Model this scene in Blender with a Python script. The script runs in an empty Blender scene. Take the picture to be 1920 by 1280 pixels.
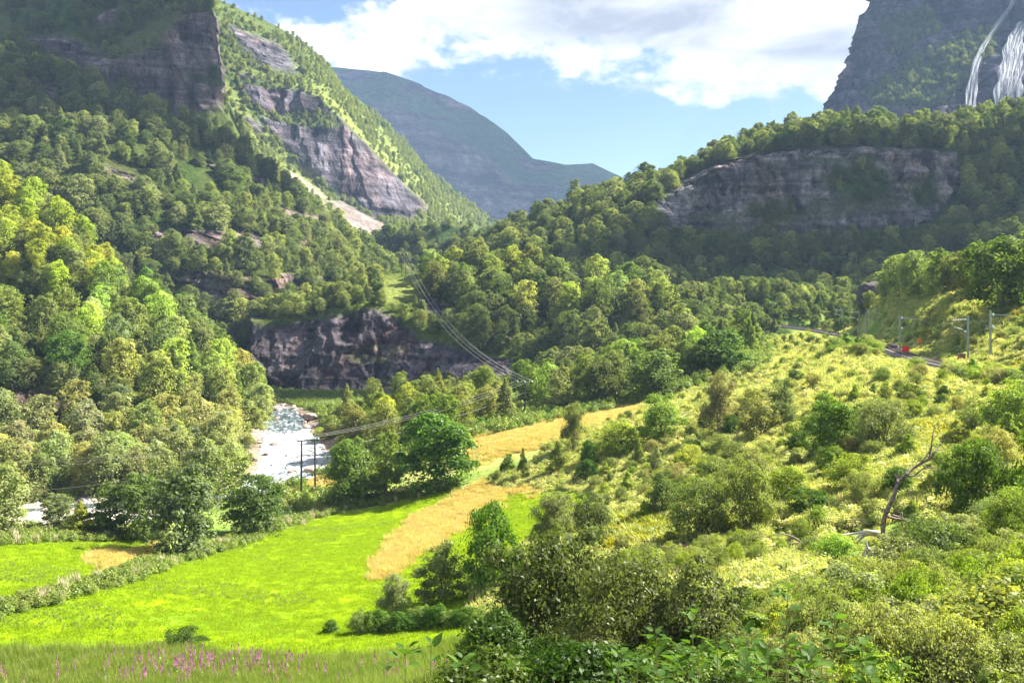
import bpy, math, random
import numpy as np
from mathutils import Vector, Euler, Matrix

random.seed(11)
rng = np.random.default_rng(11)
scene = bpy.context.scene
R = math.radians

# ------------------------------------------------------------------ camera, light, exposure
CAMZ, FPX, HY, CX = 40.0, 1600.0, 590.0, 960.0
SUN_AZ, SUN_EL = 70.0, 45.0          # degrees clockwise from +Y, and above the horizon

cd = bpy.data.cameras.new('camera')
cam = bpy.data.objects.new('camera', cd)
scene.collection.objects.link(cam)
cam.location = (0, 0, CAMZ)
cam.rotation_euler = (R(90), 0, 0)
cd.sensor_width = 36
cd.lens = FPX / 1920 * 36
cd.shift_y = (HY - 640) / 1920
cd.clip_start = 0.2
cd.clip_end = 20000
scene.camera = cam

sd = bpy.data.lights.new('sun', 'SUN')
sd.energy = 5.0
sd.angle = R(0.6)
sd.color = (1.0, 0.93, 0.80)
sun = bpy.data.objects.new('sun', sd)
scene.collection.objects.link(sun)
SUN = Vector((math.sin(R(SUN_AZ)) * math.cos(R(SUN_EL)), math.cos(R(SUN_AZ)) * math.cos(R(SUN_EL)), math.sin(R(SUN_EL))))
sun.rotation_euler = SUN.to_track_quat('Z', 'Y').to_euler()
sun.location = (60, 60, 120)

scene.view_settings.view_transform = 'Standard'
scene.view_settings.look = 'None'
scene.view_settings.exposure = 2.27
scene.view_settings.gamma = 1.0
scene.view_settings.use_curve_mapping = False
scene.cycles.use_denoising = True
scene.cycles.max_bounces = 6
scene.cycles.diffuse_bounces = 3
scene.cycles.glossy_bounces = 2
scene.cycles.transmission_bounces = 3
scene.cycles.volume_bounces = 0
scene.cycles.transparent_max_bounces = 4
scene.cycles.caustics_reflective = False
scene.cycles.caustics_refractive = False


class NT:
    """small helper for writing node trees"""
    def __init__(self, tree):
        self.t = tree
        tree.nodes.clear()

    def n(self, typ, **kw):
        nd = self.t.nodes.new(typ)
        for k, v in kw.items():
            setattr(nd, k, v)
        return nd

    def l(self, a, b):
        self.t.links.new(a, b)

    def val(self, sock, v):
        if isinstance(v, bpy.types.NodeSocket):
            self.l(v, sock)
        elif isinstance(v, (int, float)) and sock.type in ('RGBA',):
            sock.default_value = (v, v, v, 1)
        elif isinstance(v, (tuple, list)) and sock.type == 'RGBA' and len(v) == 3:
            sock.default_value = (*v, 1)
        else:
            sock.default_value = v

    def math(self, op, a, b=None, c=None, clamp=False):
        m = self.n('ShaderNodeMath', operation=op, use_clamp=clamp)
        self.val(m.inputs[0], a)
        if b is not None:
            self.val(m.inputs[1], b)
        if c is not None:
            self.val(m.inputs[2], c)
        return m.outputs[0]

    def mix(self, f, a, b, blend='MIX'):
        m = self.n('ShaderNodeMix', data_type='RGBA', blend_type=blend)
        self.val(m.inputs[0], f)
        self.val(m.inputs[6], a)
        self.val(m.inputs[7], b)
        return m.outputs[2]

    def noise(self, vec, scale, detail=3, rough=0.55, dist=0.0):
        m = self.n('ShaderNodeTexNoise')
        m.inputs['Scale'].default_value = scale
        m.inputs['Detail'].default_value = detail
        m.inputs['Roughness'].default_value = rough
        m.inputs['Distortion'].default_value = dist
        if vec is not None:
            self.l(vec, m.inputs['Vector'])
        return m.outputs['Fac']

    def sstep(self, v, lo, hi, a=0.0, b=1.0):
        m = self.n('ShaderNodeMapRange', interpolation_type='SMOOTHSTEP')
        self.val(m.inputs[0], v)
        m.inputs[1].default_value = lo
        m.inputs[2].default_value = hi
        m.inputs[3].default_value = a
        m.inputs[4].default_value = b
        return m.outputs[0]

    def ramp(self, f, stops, interp='LINEAR'):
        m = self.n('ShaderNodeValToRGB')
        m.color_ramp.interpolation = interp
        e = m.color_ramp.elements
        while len(e) < len(stops):
            e.new(0.5)
        for el, (p, c) in zip(e, stops):
            el.position = p
            el.color = (*c, 1) if len(c) == 3 else c
        self.val(m.inputs[0], f)
        return m.outputs[0]

    def comb(self, x, y, z):
        m = self.n('ShaderNodeCombineXYZ')
        for i, v in enumerate((x, y, z)):
            self.val(m.inputs[i], v)
        return m.outputs[0]

    def vmul(self, v, s):
        m = self.n('ShaderNodeVectorMath', operation='MULTIPLY')
        self.l(v, m.inputs[0])
        m.inputs[1].default_value = s
        return m.outputs[0]


# ------------------------------------------------------------------ world: sky with clouds
world = bpy.data.worlds.new('World')
scene.world = world
world.use_nodes = True
w = NT(world.node_tree)
sky = w.n('ShaderNodeTexSky', sky_type='NISHITA', sun_disc=False)
sky.sun_elevation = R(SUN_EL)
sky.sun_rotation = R(SUN_AZ)
sky.altitude = 300
sky.air_density = 1.0
sky.dust_density = 0.3
sky.ozone_density = 2.0
tc = w.n('ShaderNodeTexCoord')
sep = w.n('ShaderNodeSeparateXYZ')
w.l(tc.outputs['Generated'], sep.inputs[0])
X, Y, Z = sep.outputs
az = w.math('ARCTAN2', X, Y)                       # radians clockwise from +Y
hor = w.math('SQRT', w.math('ADD', w.math('MULTIPLY', X, X), w.math('MULTIPLY', Y, Y)))
el = w.math('DIVIDE', Z, w.math('MAXIMUM', hor, 0.05))   # tangent of the elevation
cvec = w.comb(w.math('MULTIPLY', az, 5.0), w.math('MULTIPLY', el, 8.0), 0.3)
n1 = w.noise(cvec, 1.15, 9, 0.58, 0.25)
n2 = w.noise(cvec, 4.5, 5, 0.6, 0.2)
azn = w.math('DIVIDE', w.math('ADD', az, math.pi), 2 * math.pi)


def A_(px):
    return (math.atan((px - CX) / FPX) + math.pi) / (2 * math.pi)


def E_(px, py):
    return (HY - py) / math.hypot(FPX, px - CX)


# lower edge of the cloud deck and the top of the blue window, by azimuth
edge = [(0.0, 0.36), (0.30, 0.30), (A_(420), E_(420, 60)), (A_(520), E_(520, 85)), (A_(640), E_(640, 112)), (A_(755), E_(755, 112)), (A_(775), E_(775, 76)), (A_(820), E_(820, 84)),
        (A_(900), E_(900, 100)), (A_(1080), E_(1080, 110)), (A_(1300), E_(1300, 128)), (A_(1420), E_(1420, 152)), (A_(1560), E_(1560, 150)),
        (A_(1700), E_(1700, 170)), (0.72, 0.26), (1.0, 0.36)]
ed = w.ramp(azn, [(p, (v - 0.012,) * 3) for p, v in edge])
body = w.math('ADD', w.math('MULTIPLY', w.math('SUBTRACT', el, ed), 15.0), w.math('ADD', w.math('MULTIPLY', w.math('SUBTRACT', n1, 0.44), 2.0), w.math('MULTIPLY', w.math('SUBTRACT', n2, 0.5), 2.4)))
m_body = w.sstep(body, -0.22, 0.50)
# opening of blue at the upper left, and a broken deck overhead
hx = w.math('DIVIDE', w.math('SUBTRACT', az, math.atan((530 - CX) / FPX)), 0.095)
hy_ = w.math('DIVIDE', w.math('SUBTRACT', el, E_(530, -14)), 0.036)
hole = w.math('ADD', w.math('MULTIPLY', hx, hx), w.math('MULTIPLY', hy_, hy_))
hole = w.math('ADD', hole, w.math('MULTIPLY', w.math('SUBTRACT', n2, 0.5), 5.0))
m_hole = w.sstep(hole, 0.5, 1.6)
over = w.sstep(w.math('ADD', w.noise(cvec, 0.7, 6, 0.6, 0.3), w.math('MULTIPLY', w.sstep(el, 0.4, 0.9), -0.02)), 0.44, 0.56)
m_hi = w.sstep(el, 0.42, 0.8)
mask = w.math('MULTIPLY', m_body, m_hole)
mask = w.math('MULTIPLY', mask, w.math('SUBTRACT', 1.0, w.math('MULTIPLY', m_hi, w.math('SUBTRACT', 1.0, over))))
# grey undersides, thicker parts darker
g1 = w.noise(w.comb(w.math('MULTIPLY', az, 2.6), w.math('MULTIPLY', el, 8.5), 4.2), 1.3, 5, 0.55, 0.3)
grey = w.math('MULTIPLY', w.sstep(g1, 0.38, 0.58), w.math('MULTIPLY', w.sstep(w.math('SUBTRACT', el, ed), 0.012, 0.05), w.sstep(az, math.atan((820 - CX) / FPX), math.atan((1080 - CX) / FPX), 0.15, 1.0)))
bump = w.noise(cvec, 6.0, 5, 0.6)
ccol = w.mix(grey, (0.31, 0.307, 0.31), (0.12, 0.122, 0.131))
ccol = w.mix(w.math('MULTIPLY', w.sstep(bump, 0.44, 0.66), 0.65), ccol, (0.185, 0.188, 0.20))
skyc = w.mix(1.0, sky.outputs[0], (0.0400, 0.0405, 0.0385), 'MULTIPLY')
skyc = w.mix(1.0, skyc, w.ramp(el, [(0.0, (1.25, 1.16, 1.05)), (0.13, (1.15, 1.10, 1.02)), (0.34, (0.66, 0.76, 0.88)), (1.0, (0.50, 0.60, 0.75))]), 'MULTIPLY')
final = w.mix(mask, skyc, ccol)
bg = w.n('ShaderNodeBackground')
w.l(final, bg.inputs[0])
bg.inputs[1].default_value = 1.0
wo = w.n('ShaderNodeOutputWorld')
w.l(bg.outputs[0], wo.inputs[0])


# ------------------------------------------------------------------ helpers
def P(px, py, d):
    return ((px - CX) / FPX * d, d, CAMZ - (py - HY) / FPX * d)


def project(p):
    d = np.maximum(p[:, 1], 0.5)
    return CX + p[:, 0] / d * FPX, HY + (CAMZ - p[:, 2]) / d * FPX


def tag(o, label=None, cat=None, group=None, kind=None):
    if label:
        o['label'] = label
    if cat:
        o['category'] = cat
    if group:
        o['group'] = group
    if kind:
        o['kind'] = kind
    return o


def link(o, parent=None):
    scene.collection.objects.link(o)
    if parent is not None:
        o.parent = parent
    return o


def empty(name, loc=(0, 0, 0), rz=0.0, s=1.0):
    o = bpy.data.objects.new(name, None)
    o.empty_display_size = 0.3
    o.location = loc
    o.rotation_euler = (0, 0, rz)
    o.scale = (s, s, s) if not hasattr(s, '__len__') else s
    return link(o)


def mesh_np(name, v, f, mat=None, smooth=False):
    """v (n,3), f (m,k) one polygon size, or a list of such arrays"""
    me = bpy.data.meshes.new(name)
    fs = f if isinstance(f, list) else [f]
    fs = [np.asarray(a, dtype=np.int32) for a in fs if len(a)]
    me.vertices.add(len(v))
    me.vertices.foreach_set('co', np.asarray(v, dtype=np.float32).ravel())
    nl = sum(a.size for a in fs)
    npoly = sum(len(a) for a in fs)
    me.loops.add(nl)
    me.loops.foreach_set('vertex_index', np.concatenate([a.ravel() for a in fs]))
    me.polygons.add(npoly)
    tot = np.concatenate([np.full(len(a), a.shape[1], dtype=np.int32) for a in fs])
    st = np.concatenate([[0], np.cumsum(tot)[:-1]]).astype(np.int32)
    me.polygons.foreach_set('loop_start', st)
    me.polygons.foreach_set('loop_total', tot)
    if smooth:
        me.polygons.foreach_set('use_smooth', np.ones(npoly, dtype=bool))
    me.update(calc_edges=True)
    me.validate()
    if mat:
        me.materials.append(mat)
    return me


def obj(name, me, parent=None):
    return link(bpy.data.objects.new(name, me), parent)


def hash3(i, j, k, seed):
    h = (i * 374761393 + j * 668265263 + k * 2147483647 + seed * 974634777) & 0xffffffff
    h = ((h ^ (h >> 13)) * 1274126177) & 0xffffffff
    h = ((h ^ (h >> 16)) * 2246822519) & 0xffffffff
    return ((h ^ (h >> 15)) & 0xffff) / 65535.0


def vnoise(p, seed=0):
    i = np.floor(p).astype(np.int64)
    f = p - i
    u = f * f * f * (f * (f * 6 - 15) + 10)
    out = 0
    for a in (0, 1):
        for b in (0, 1):
            for c in (0, 1):
                wgt = (u[:, 0] if a else 1 - u[:, 0]) * (u[:, 1] if b else 1 - u[:, 1]) * (u[:, 2] if c else 1 - u[:, 2])
                out = out + wgt * hash3(i[:, 0] + a, i[:, 1] + b, i[:, 2] + c, seed)
    return out * 2 - 1


def fbm(p, octv=4, seed=0, gain=0.5):
    a, s, t = 1.0, 0.0, 0.0
    q = np.array(p, dtype=float)
    for o in range(octv):
        s = s + a * vnoise(q, seed + o * 17)
        t += a
        a *= gain
        q = q * 2.03 + 5.3
    return s / t


def worley(p, seed=0):
    """(distance to nearest, distance to second - first, random id)"""
    i = np.floor(p).astype(np.int64)
    d1 = np.full(len(p), 9.0)
    d2 = np.full(len(p), 9.0)
    cid = np.zeros(len(p))
    for a in (-1, 0, 1):
        for b in (-1, 0, 1):
            for c in (-1, 0, 1):
                ci, cj, ck = i[:, 0] + a, i[:, 1] + b, i[:, 2] + c
                q = np.stack([ci + hash3(ci, cj, ck, seed), cj + hash3(ci, cj, ck, seed + 5), ck + hash3(ci, cj, ck, seed + 9)], 1)
                d = np.sqrt(((q - p) ** 2).sum(1))
                idn = hash3(ci, cj, ck, seed + 21)
                near = d < d1
                d2 = np.where(near, d1, np.minimum(d2, d))
                cid = np.where(near, idn, cid)
                d1 = np.where(near, d, d1)
    return d1, d2 - d1, cid


def inpoly(x, y, poly):
    r = np.zeros(len(x), dtype=bool)
    n = len(poly)
    for i in range(n):
        x1, y1 = poly[i]
        x2, y2 = poly[(i + 1) % n]
        c = ((y1 > y) != (y2 > y)) & (x < (x2 - x1) * (y - y1) / ((y2 - y1) + 1e-9) + x1)
        r ^= c
    return r


def polymask(x, y, poly, soft):
    """1 inside, 0 outside, soft over `soft` units"""
    ins = inpoly(x, y, poly)
    dmin = np.full(len(x), 1e9)
    n = len(poly)
    for i in range(n):
        ax, ay = poly[i]
        bx, by = poly[(i + 1) % n]
        dx, dy = bx - ax, by - ay
        t = np.clip(((x - ax) * dx + (y - ay) * dy) / (dx * dx + dy * dy + 1e-9), 0, 1)
        dmin = np.minimum(dmin, np.hypot(x - ax - t * dx, y - ay - t * dy))
    sd_ = np.where(ins, dmin, -dmin)
    return np.clip(sd_ / soft * 0.5 + 0.5, 0, 1)


def color_attr(me, name, col):
    a = me.attributes.new(name, 'FLOAT_COLOR', 'POINT')
    c = np.ones((len(col), 4), dtype=np.float32)
    c[:, :3] = col
    a.data.foreach_set('color', c.ravel())


def float_attr(me, name, v):
    a = me.attributes.new(name, 'FLOAT', 'POINT')
    a.data.foreach_set('value', np.asarray(v, dtype=np.float32))


def sm(x, a, b):
    t = np.clip((x - a) / (b - a), 0, 1)
    return t * t * (3 - 2 * t)


def lerp3(a, b, t):
    return a * (1 - t[:, None]) + np.asarray(b) * t[:, None]


def tube(pts, rads, k=6, cap=True):
    """verts, quads of a tube along pts"""
    pts = [Vector(p) for p in pts]
    V, Fq = [], []
    for i, p in enumerate(pts):
        t = (pts[min(i + 1, len(pts) - 1)] - pts[max(i - 1, 0)]).normalized()
        a = t.orthogonal().normalized() if i == 0 else (a - t * a.dot(t)).normalized()
        b = t.cross(a)
        for j in range(k):
            th = 2 * math.pi * j / k
            V.append(p + (a * math.cos(th) + b * math.sin(th)) * rads[i])
    for i in range(len(pts) - 1):
        for j in range(k):
            Fq.append((i * k + j, i * k + (j + 1) % k, (i + 1) * k + (j + 1) % k, (i + 1) * k + j))
    return [tuple(v) for v in V], Fq


class MB:
    """collects primitives, links them as ONE mesh"""
    def __init__(self):
        self.v, self.f = [], []

    def add(self, v, f):
        o = len(self.v)
        self.v += [tuple(p) for p in v]
        self.f += [tuple(i + o for i in q) for q in f]
        return self

    def tube(self, pts, rads, k=6):
        v, f = tube(pts, rads if hasattr(rads, '__len__') else [rads] * len(pts), k)
        n = len(v)
        f = list(f) + [tuple(range(k - 1, -1, -1)), tuple(range(n - k, n))]
        return self.add(v, f)

    def box(self, c, s, rz=0.0):
        v = []
        for dx in (-.5, .5):
            for dy in (-.5, .5):
                for dz in (-.5, .5):
                    x, y = dx * s[0], dy * s[1]
                    v.append((c[0] + x * math.cos(rz) - y * math.sin(rz), c[1] + x * math.sin(rz) + y * math.cos(rz), c[2] + dz * s[2]))
        return self.add(v, [(0, 1, 3, 2), (4, 6, 7, 5), (0, 4, 5, 1), (2, 3, 7, 6), (0, 2, 6, 4), (1, 5, 7, 3)])

    def disc_stack(self, base, prof, k=8):
        """lathe: prof [(r,z)]"""
        v, f = [], []
        for r_, z in prof:
            for j in range(k):
                t = 2 * math.pi * j / k
                v.append((base[0] + r_ * math.cos(t), base[1] + r_ * math.sin(t), base[2] + z))
        for i in range(len(prof) - 1):
            for j in range(k):
                f.append((i * k + j, i * k + (j + 1) % k, (i + 1) * k + (j + 1) % k, (i + 1) * k + j))
        f.append(tuple(range(k - 1, -1, -1)))
        f.append(tuple(range((len(prof) - 1) * k, len(prof) * k)))
        return self.add(v, f)

    def build(self, name, mat, parent=None, smooth=False):
        me = bpy.data.meshes.new(name)
        me.from_pydata(self.v, [], self.f)
        if smooth:
            for p in me.polygons:
                p.use_smooth = True
        me.materials.append(mat)
        return obj(name, me, parent)


# ------------------------------------------------------------------ materials
def new_mat(name):
    m = bpy.data.materials.new(name)
    m.use_nodes = True
    return m, NT(m.node_tree)


def simple(name, col, rough=0.7, metal=0.0, noise_s=8.0, amp=0.35, bump=0.0):
    m, t = new_mat(name)
    tc_ = t.n('ShaderNodeTexCoord')
    nz = t.noise(tc_.outputs['Object'], noise_s, 4, 0.6)
    c = t.mix(t.sstep(nz, 0.3, 0.7), tuple(v * (1 - amp) for v in col), tuple(min(1, v * (1 + amp)) for v in col))
    b = t.n('ShaderNodeBsdfPrincipled')
    t.l(c, b.inputs['Base Color'])
    b.inputs['Roughness'].default_value = rough
    b.inputs['Metallic'].default_value = metal
    if bump:
        bp = t.n('ShaderNodeBump')
        bp.inputs['Strength'].default_value = bump
        t.l(nz, bp.inputs['Height'])
        t.l(bp.outputs[0], b.inputs['Normal'])
    o = t.n('ShaderNodeOutputMaterial')
    t.l(b.outputs[0], o.inputs[0])
    return m


def leaf_mat(name, cols, trans=0.45, warm=(1.15, 1.35, 0.40), gloss=0.05, nscale=1.2, rough=0.45):
    """foliage: colour varies from plant to plant and from clump to clump; light passes through the leaves"""
    m, t = new_mat(name)
    oi = t.n('ShaderNodeObjectInfo')
    n_ = len(cols)
    c = t.ramp(oi.outputs['Random'], [(i / max(1, n_ - 1), cc) for i, cc in enumerate(cols)])
    tc_ = t.n('ShaderNodeTexCoord')
    nz = t.noise(tc_.outputs['Object'], nscale, 3, 0.7)
    k = t.sstep(nz, 0.25, 0.75, 0.68, 1.32)
    kk = t.comb(k, k, t.math('MULTIPLY', k, 0.95))
    c = t.mix(1.0, c, kk, 'MULTIPLY')
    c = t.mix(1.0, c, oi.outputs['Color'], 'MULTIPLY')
    df = t.n('ShaderNodeBsdfDiffuse')
    t.l(c, df.inputs[0])
    tr = t.n('ShaderNodeBsdfTranslucent')
    t.l(t.mix(1.0, c, warm, 'MULTIPLY'), tr.inputs[0])
    mx = t.n('ShaderNodeMixShader')
    mx.inputs[0].default_value = trans
    t.l(df.outputs[0], mx.inputs[1])
    t.l(tr.outputs[0], mx.inputs[2])
    gl = t.n('ShaderNodeBsdfGlossy')
    gl.inputs['Roughness'].default_value = rough
    gl.inputs[0].default_value = (0.6, 0.65, 0.6, 1)
    m2 = t.n('ShaderNodeMixShader')
    m2.inputs[0].default_value = gloss
    t.l(mx.outputs[0], m2.inputs[1])
    t.l(gl.outputs[0], m2.inputs[2])
    o = t.n('ShaderNodeOutputMaterial')
    t.l(m2.outputs[0], o.inputs[0])
    return m


def land_mat(name, fine=1.2, bump=0.5, bump_d=0.3, streak=True, coarse=0.05):
    """tone (vertex colour) carries what grows or lies where; noise adds grain; rock gets streaks and cracks"""
    m, t = new_mat(name)
    at = t.n('ShaderNodeAttribute', attribute_name='tone')
    rk = t.n('ShaderNodeAttribute', attribute_name='rock')
    geo = t.n('ShaderNodeNewGeometry')
    pos = geo.outputs['Position']
    n_f = t.noise(pos, fine, 6, 0.7)
    n_c = t.noise(pos, coarse, 5, 0.6)
    k = t.math('MULTIPLY', t.sstep(n_f, 0.25, 0.75, 0.55, 1.45), t.sstep(n_c, 0.3, 0.7, 0.8, 1.2))
    veg = t.mix(1.0, at.outputs['Color'], t.comb(k, k, k), 'MULTIPLY')
    col = veg
    h = n_f
    if streak:
        vs = t.noise(t.vmul(pos, (0.35, 0.35, 0.04)), fine * 0.55, 5, 0.65, 0.6)
        hs = t.noise(t.vmul(pos, (0.05, 0.05, 0.55)), fine * 0.6, 5, 0.7, 0.4)
        k2 = t.math('MULTIPLY', t.sstep(vs, 0.34, 0.64, 0.45, 1.35), t.sstep(hs, 0.36, 0.6, 0.55, 1.3))
        k2 = t.math('MULTIPLY', k2, t.sstep(n_f, 0.3, 0.7, 0.65, 1.35))
        rc = t.mix(1.0, at.outputs['Color'], t.comb(k2, k2, k2), 'MULTIPLY')
        pale = t.sstep(t.noise(t.vmul(pos, (1, 1, 0.45)), fine * 0.12, 4, 0.6, 0.8), 0.56, 0.68)
        rc = t.mix(t.math('MULTIPLY', pale, 0.55), rc, t.mix(1.0, rc, (1.9, 1.55, 1.35), 'MULTIPLY'))
        col = t.mix(rk.outputs['Fac'], veg, rc)
        h = t.math('ADD', t.math('MULTIPLY', t.math('ADD', vs, hs), t.math('MULTIPLY', rk.outputs['Fac'], 1.2)), n_f)
    b = t.n('ShaderNodeBsdfDiffuse')
    t.l(col, b.inputs[0])
    bp = t.n('ShaderNodeBump')
    bp.inputs['Strength'].default_value = bump
    bp.inputs['Distance'].default_value = bump_d
    t.l(h, bp.inputs['Height'])
    t.l(bp.outputs[0], b.inputs['Normal'])
    o = t.n('ShaderNodeOutputMaterial')
    t.l(b.outputs[0], o.inputs[0])
    return m


M_ground = land_mat('meadow_ground', 1.6, 0.5, 0.12, streak=True, coarse=0.06)
M_hill = land_mat('hillside', 0.5, 1.0, 1.6, coarse=0.02)
M_mount = land_mat('mountainside', 0.16, 1.0, 7.0, coarse=0.008)
M_far = land_mat('far_mountainside', 0.05, 0.9, 16.0, coarse=0.003)
M_bark = simple('bark', (0.16, 0.13, 0.10), 0.9, 0, 6, 0.5, 0.5)
M_stem = simple('green_stem', (0.13, 0.15, 0.05), 0.7)
M_dead = simple('weathered_wood', (0.17, 0.13, 0.12), 0.85, 0, 5, 0.5, 0.6)
M_deadpale = simple('bleached_wood', (0.42, 0.38, 0.38), 0.85, 0, 7, 0.35, 0.5)
M_pole = simple('tarred_pole', (0.045, 0.032, 0.028), 0.8, 0, 9, 0.4, 0.3)
M_steel = simple('galvanised_steel', (0.30, 0.33, 0.34), 0.5, 0.5, 6, 0.2)
M_wire = simple('aluminium_wire', (0.30, 0.29, 0.27), 0.45, 0.3, 6, 0.1)
M_ins = simple('pale_insulator_glass', (0.55, 0.75, 0.75), 0.25, 0, 6, 0.1)
M_stone = simple('river_stone', (0.30, 0.22, 0.18), 0.85, 0, 1.6, 0.5, 0.6)
M_paleston = simple('pale_gravel', (0.50, 0.44, 0.40), 0.9, 0, 2.0, 0.35, 0.4)
M_ballast = simple('ballast', (0.17, 0.145, 0.14), 0.95, 0, 3.0, 0.5, 0.5)
M_rail = simple('rail_steel', (0.28, 0.22, 0.20), 0.4, 0.7, 6, 0.3)
M_red = simple('red_paint', (0.75, 0.03, 0.02), 0.5, 0, 6, 0.1)
M_orange = simple('orange_paint', (0.80, 0.22, 0.01), 0.5, 0, 6, 0.1)
M_sleeper = simple('sleeper_wood', (0.10, 0.075, 0.065), 0.9, 0, 5, 0.3)
M_brown = simple('brown_paint', (0.22, 0.09, 0.05), 0.6, 0, 6, 0.2)

# foliage colours (linear): cool greens, olive, yellow green
G_wood = [(0.110, 0.150, 0.045), (0.175, 0.205, 0.068), (0.215, 0.230, 0.085), (0.125, 0.175, 0.050), (0.240, 0.250, 0.125)]
M_leaf_tree = leaf_mat('broadleaf_foliage', G_wood, 0.50, gloss=0.015, nscale=0.5)
M_leaf_sun = leaf_mat('pale_sunlit_foliage', [(0.28, 0.31, 0.09), (0.35, 0.37, 0.12), (0.26, 0.30, 0.09), (0.32, 0.34, 0.16)], 0.48, (1.15, 1.3, 0.5), 0.015, 0.5)  # paler copy of the tree foliage, sunlight put into its colour
M_leaf_will = leaf_mat('willow_foliage', [(0.20, 0.235, 0.075), (0.27, 0.295, 0.10), (0.30, 0.30, 0.13), (0.17, 0.22, 0.06)], 0.46, (1.15, 1.3, 0.5), 0.02, 1.5)
M_leaf_dark = leaf_mat('alder_foliage', [(0.06, 0.11, 0.018), (0.09, 0.145, 0.026), (0.115, 0.16, 0.034)], 0.42, gloss=0.02, nscale=1.5)
M_leaf_bright = leaf_mat('young_birch_foliage', [(0.19, 0.30, 0.04), (0.26, 0.35, 0.06), (0.31, 0.35, 0.09)], 0.5, (1.3, 1.2, 0.4), 0.02, 1.5)
M_leaf_big = leaf_mat('large_leaf', [(0.04, 0.085, 0.02), (0.06, 0.12, 0.022), (0.085, 0.15, 0.03)], 0.42, (1.4, 1.5, 0.35), 0.012, 5, 0.5)
M_herb = leaf_mat('herb_leaves', [(0.31, 0.37, 0.10), (0.45, 0.49, 0.16), (0.55, 0.54, 0.25), (0.25, 0.34, 0.07), (0.60, 0.57, 0.33)], 0.45, (1.3, 1.25, 0.5), 0.04, 1.0)
M_fern = leaf_mat('fern_leaves', [(0.20, 0.28, 0.02), (0.28, 0.32, 0.02), (0.34, 0.34, 0.02)], 0.5, (1.4, 1.2, 0.3), 0.03, 1.0)
M_grass = leaf_mat('meadow_grass', [(0.23, 0.37, 0.010), (0.28, 0.42, 0.011), (0.32, 0.45, 0.014), (0.25, 0.39, 0.010)], 0.5, (1.2, 1.05, 0.5), 0.01, 1.0)
M_dry = leaf_mat('ripe_grass', [(0.60, 0.54, 0.22), (0.66, 0.58, 0.24), (0.48, 0.42, 0.14), (0.56, 0.47, 0.18), (0.44, 0.50, 0.12)], 0.5, (1.2, 1.0, 0.6), 0.03, 1.0)
M_verge = leaf_mat('verge_leaves', [(0.15, 0.21, 0.035), (0.21, 0.27, 0.05), (0.27, 0.29, 0.08)], 0.45, gloss=0.04)
M_cream = leaf_mat('cream_flowers', [(0.55, 0.50, 0.35), (0.65, 0.62, 0.50)], 0.35, (1.1, 1.0, 0.7), 0.0)
M_pink = leaf_mat('fireweed_flowers', [(0.46, 0.13, 0.40), (0.54, 0.20, 0.46), (0.58, 0.30, 0.48)], 0.4, (1.2, 0.9, 1.2), 0.0)

# ------------------------------------------------------------------ the near ground: one height field
ctrl = [  # (px, py, depth)
    (0, 1280, 52), (300, 1280, 51), (500, 1280, 50), (700, 1285, 47), (800, 1270, 45), (900, 1290, 35), (1200, 1280, 21), (1500, 1280, 18), (1900, 1290, 15),
    (0, 1160, 62), (200, 1110, 70), (0, 1020, 88), (900, 1180, 60), (700, 1080, 80), (500, 1150, 68), (1000, 940, 113), (340, 1040, 95), (820, 930, 128),
    (420, 1000, 108), (580, 937, 140), (200, 1005, 98), (-300, 1020, 88), (-300, 1280, 52),
    (880, 850, 150), (1050, 790, 175), (1180, 760, 190), (985, 785, 192), (700, 800, 192), (640, 850, 172), (760, 860, 160),
    (1100, 850, 132), (1200, 950, 88), (1300, 1050, 58), (1658, 1030, 52), (1560, 850, 90), (1900, 900, 58), (1900, 1050, 34),
    (1400, 760, 132), (1600, 700, 145), (1500, 640, 235), (1430, 609, 335), (1750, 676, 143), (1690, 663, 162), (1620, 637, 212), (1550, 622, 272), (1930, 692, 112),
    (1860, 575, 172), (1720, 580, 195), (1950, 470, 210), (1500, 565, 370), (1650, 560, 260), (2200, 450, 180), (1480, 641, 262), (1560, 650, 220), (1350, 655, 262), (1400, 640, 300), (1330, 620, 340), (1000, 1150, 50), (1060, 1050, 70), (1100, 1280, 27),
    (1300, 690, 212), (1150, 735, 205), (1020, 780, 195), (960, 760, 215), (640, 790, 225), (800, 745, 235),
]
cxyz = [P(*c) for c in ctrl] + [
    (0, -5, 35.5), (0, 8, 34.6), (25, 0, 36.5), (-30, 0, 28.0), (-70, 10, 17.5), (-140, 20, 16), (-160, 150, 8), (-260, 100, 20), (60, 20, 37), (110, 60, 44), (150, 120, 50), (220, 200, 70),
    (20, 270, 14), (60, 290, 17), (100, 330, 20), (-60, 330, 11), (-150, 330, 14), (-300, 330, 30), (-100, 230, 9.5), (-160, 200, 9), (-75, 200, 9),
    (-300, 700, 20), (0, 700, 20), (300, 700, 30), (0, 1500, 25), (-600, 1500, 25), (600, 1500, 40), (500, 400, 80), (-500, 300, 40), (0, 420, 20), (180, 420, 36),
    (-100, 142, 7.6), (-60, 146, 8.0), (-120, 135, 7.4)]
C = np.array(cxyz)
S_ = 100.0


def tps_k(r2):
    return r2 * np.log(r2 + 1e-9)


n_ = len(C)
q = C[:, :2] / S_
K = tps_k(((q[:, None] - q[None]) ** 2).sum(2)) + np.eye(n_) * 2e-3
Pm = np.c_[np.ones(n_), q]
Asys = np.block([[K, Pm], [Pm.T, np.zeros((3, 3))]])
sol = np.linalg.solve(Asys, np.r_[C[:, 2], np.zeros(3)])

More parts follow.
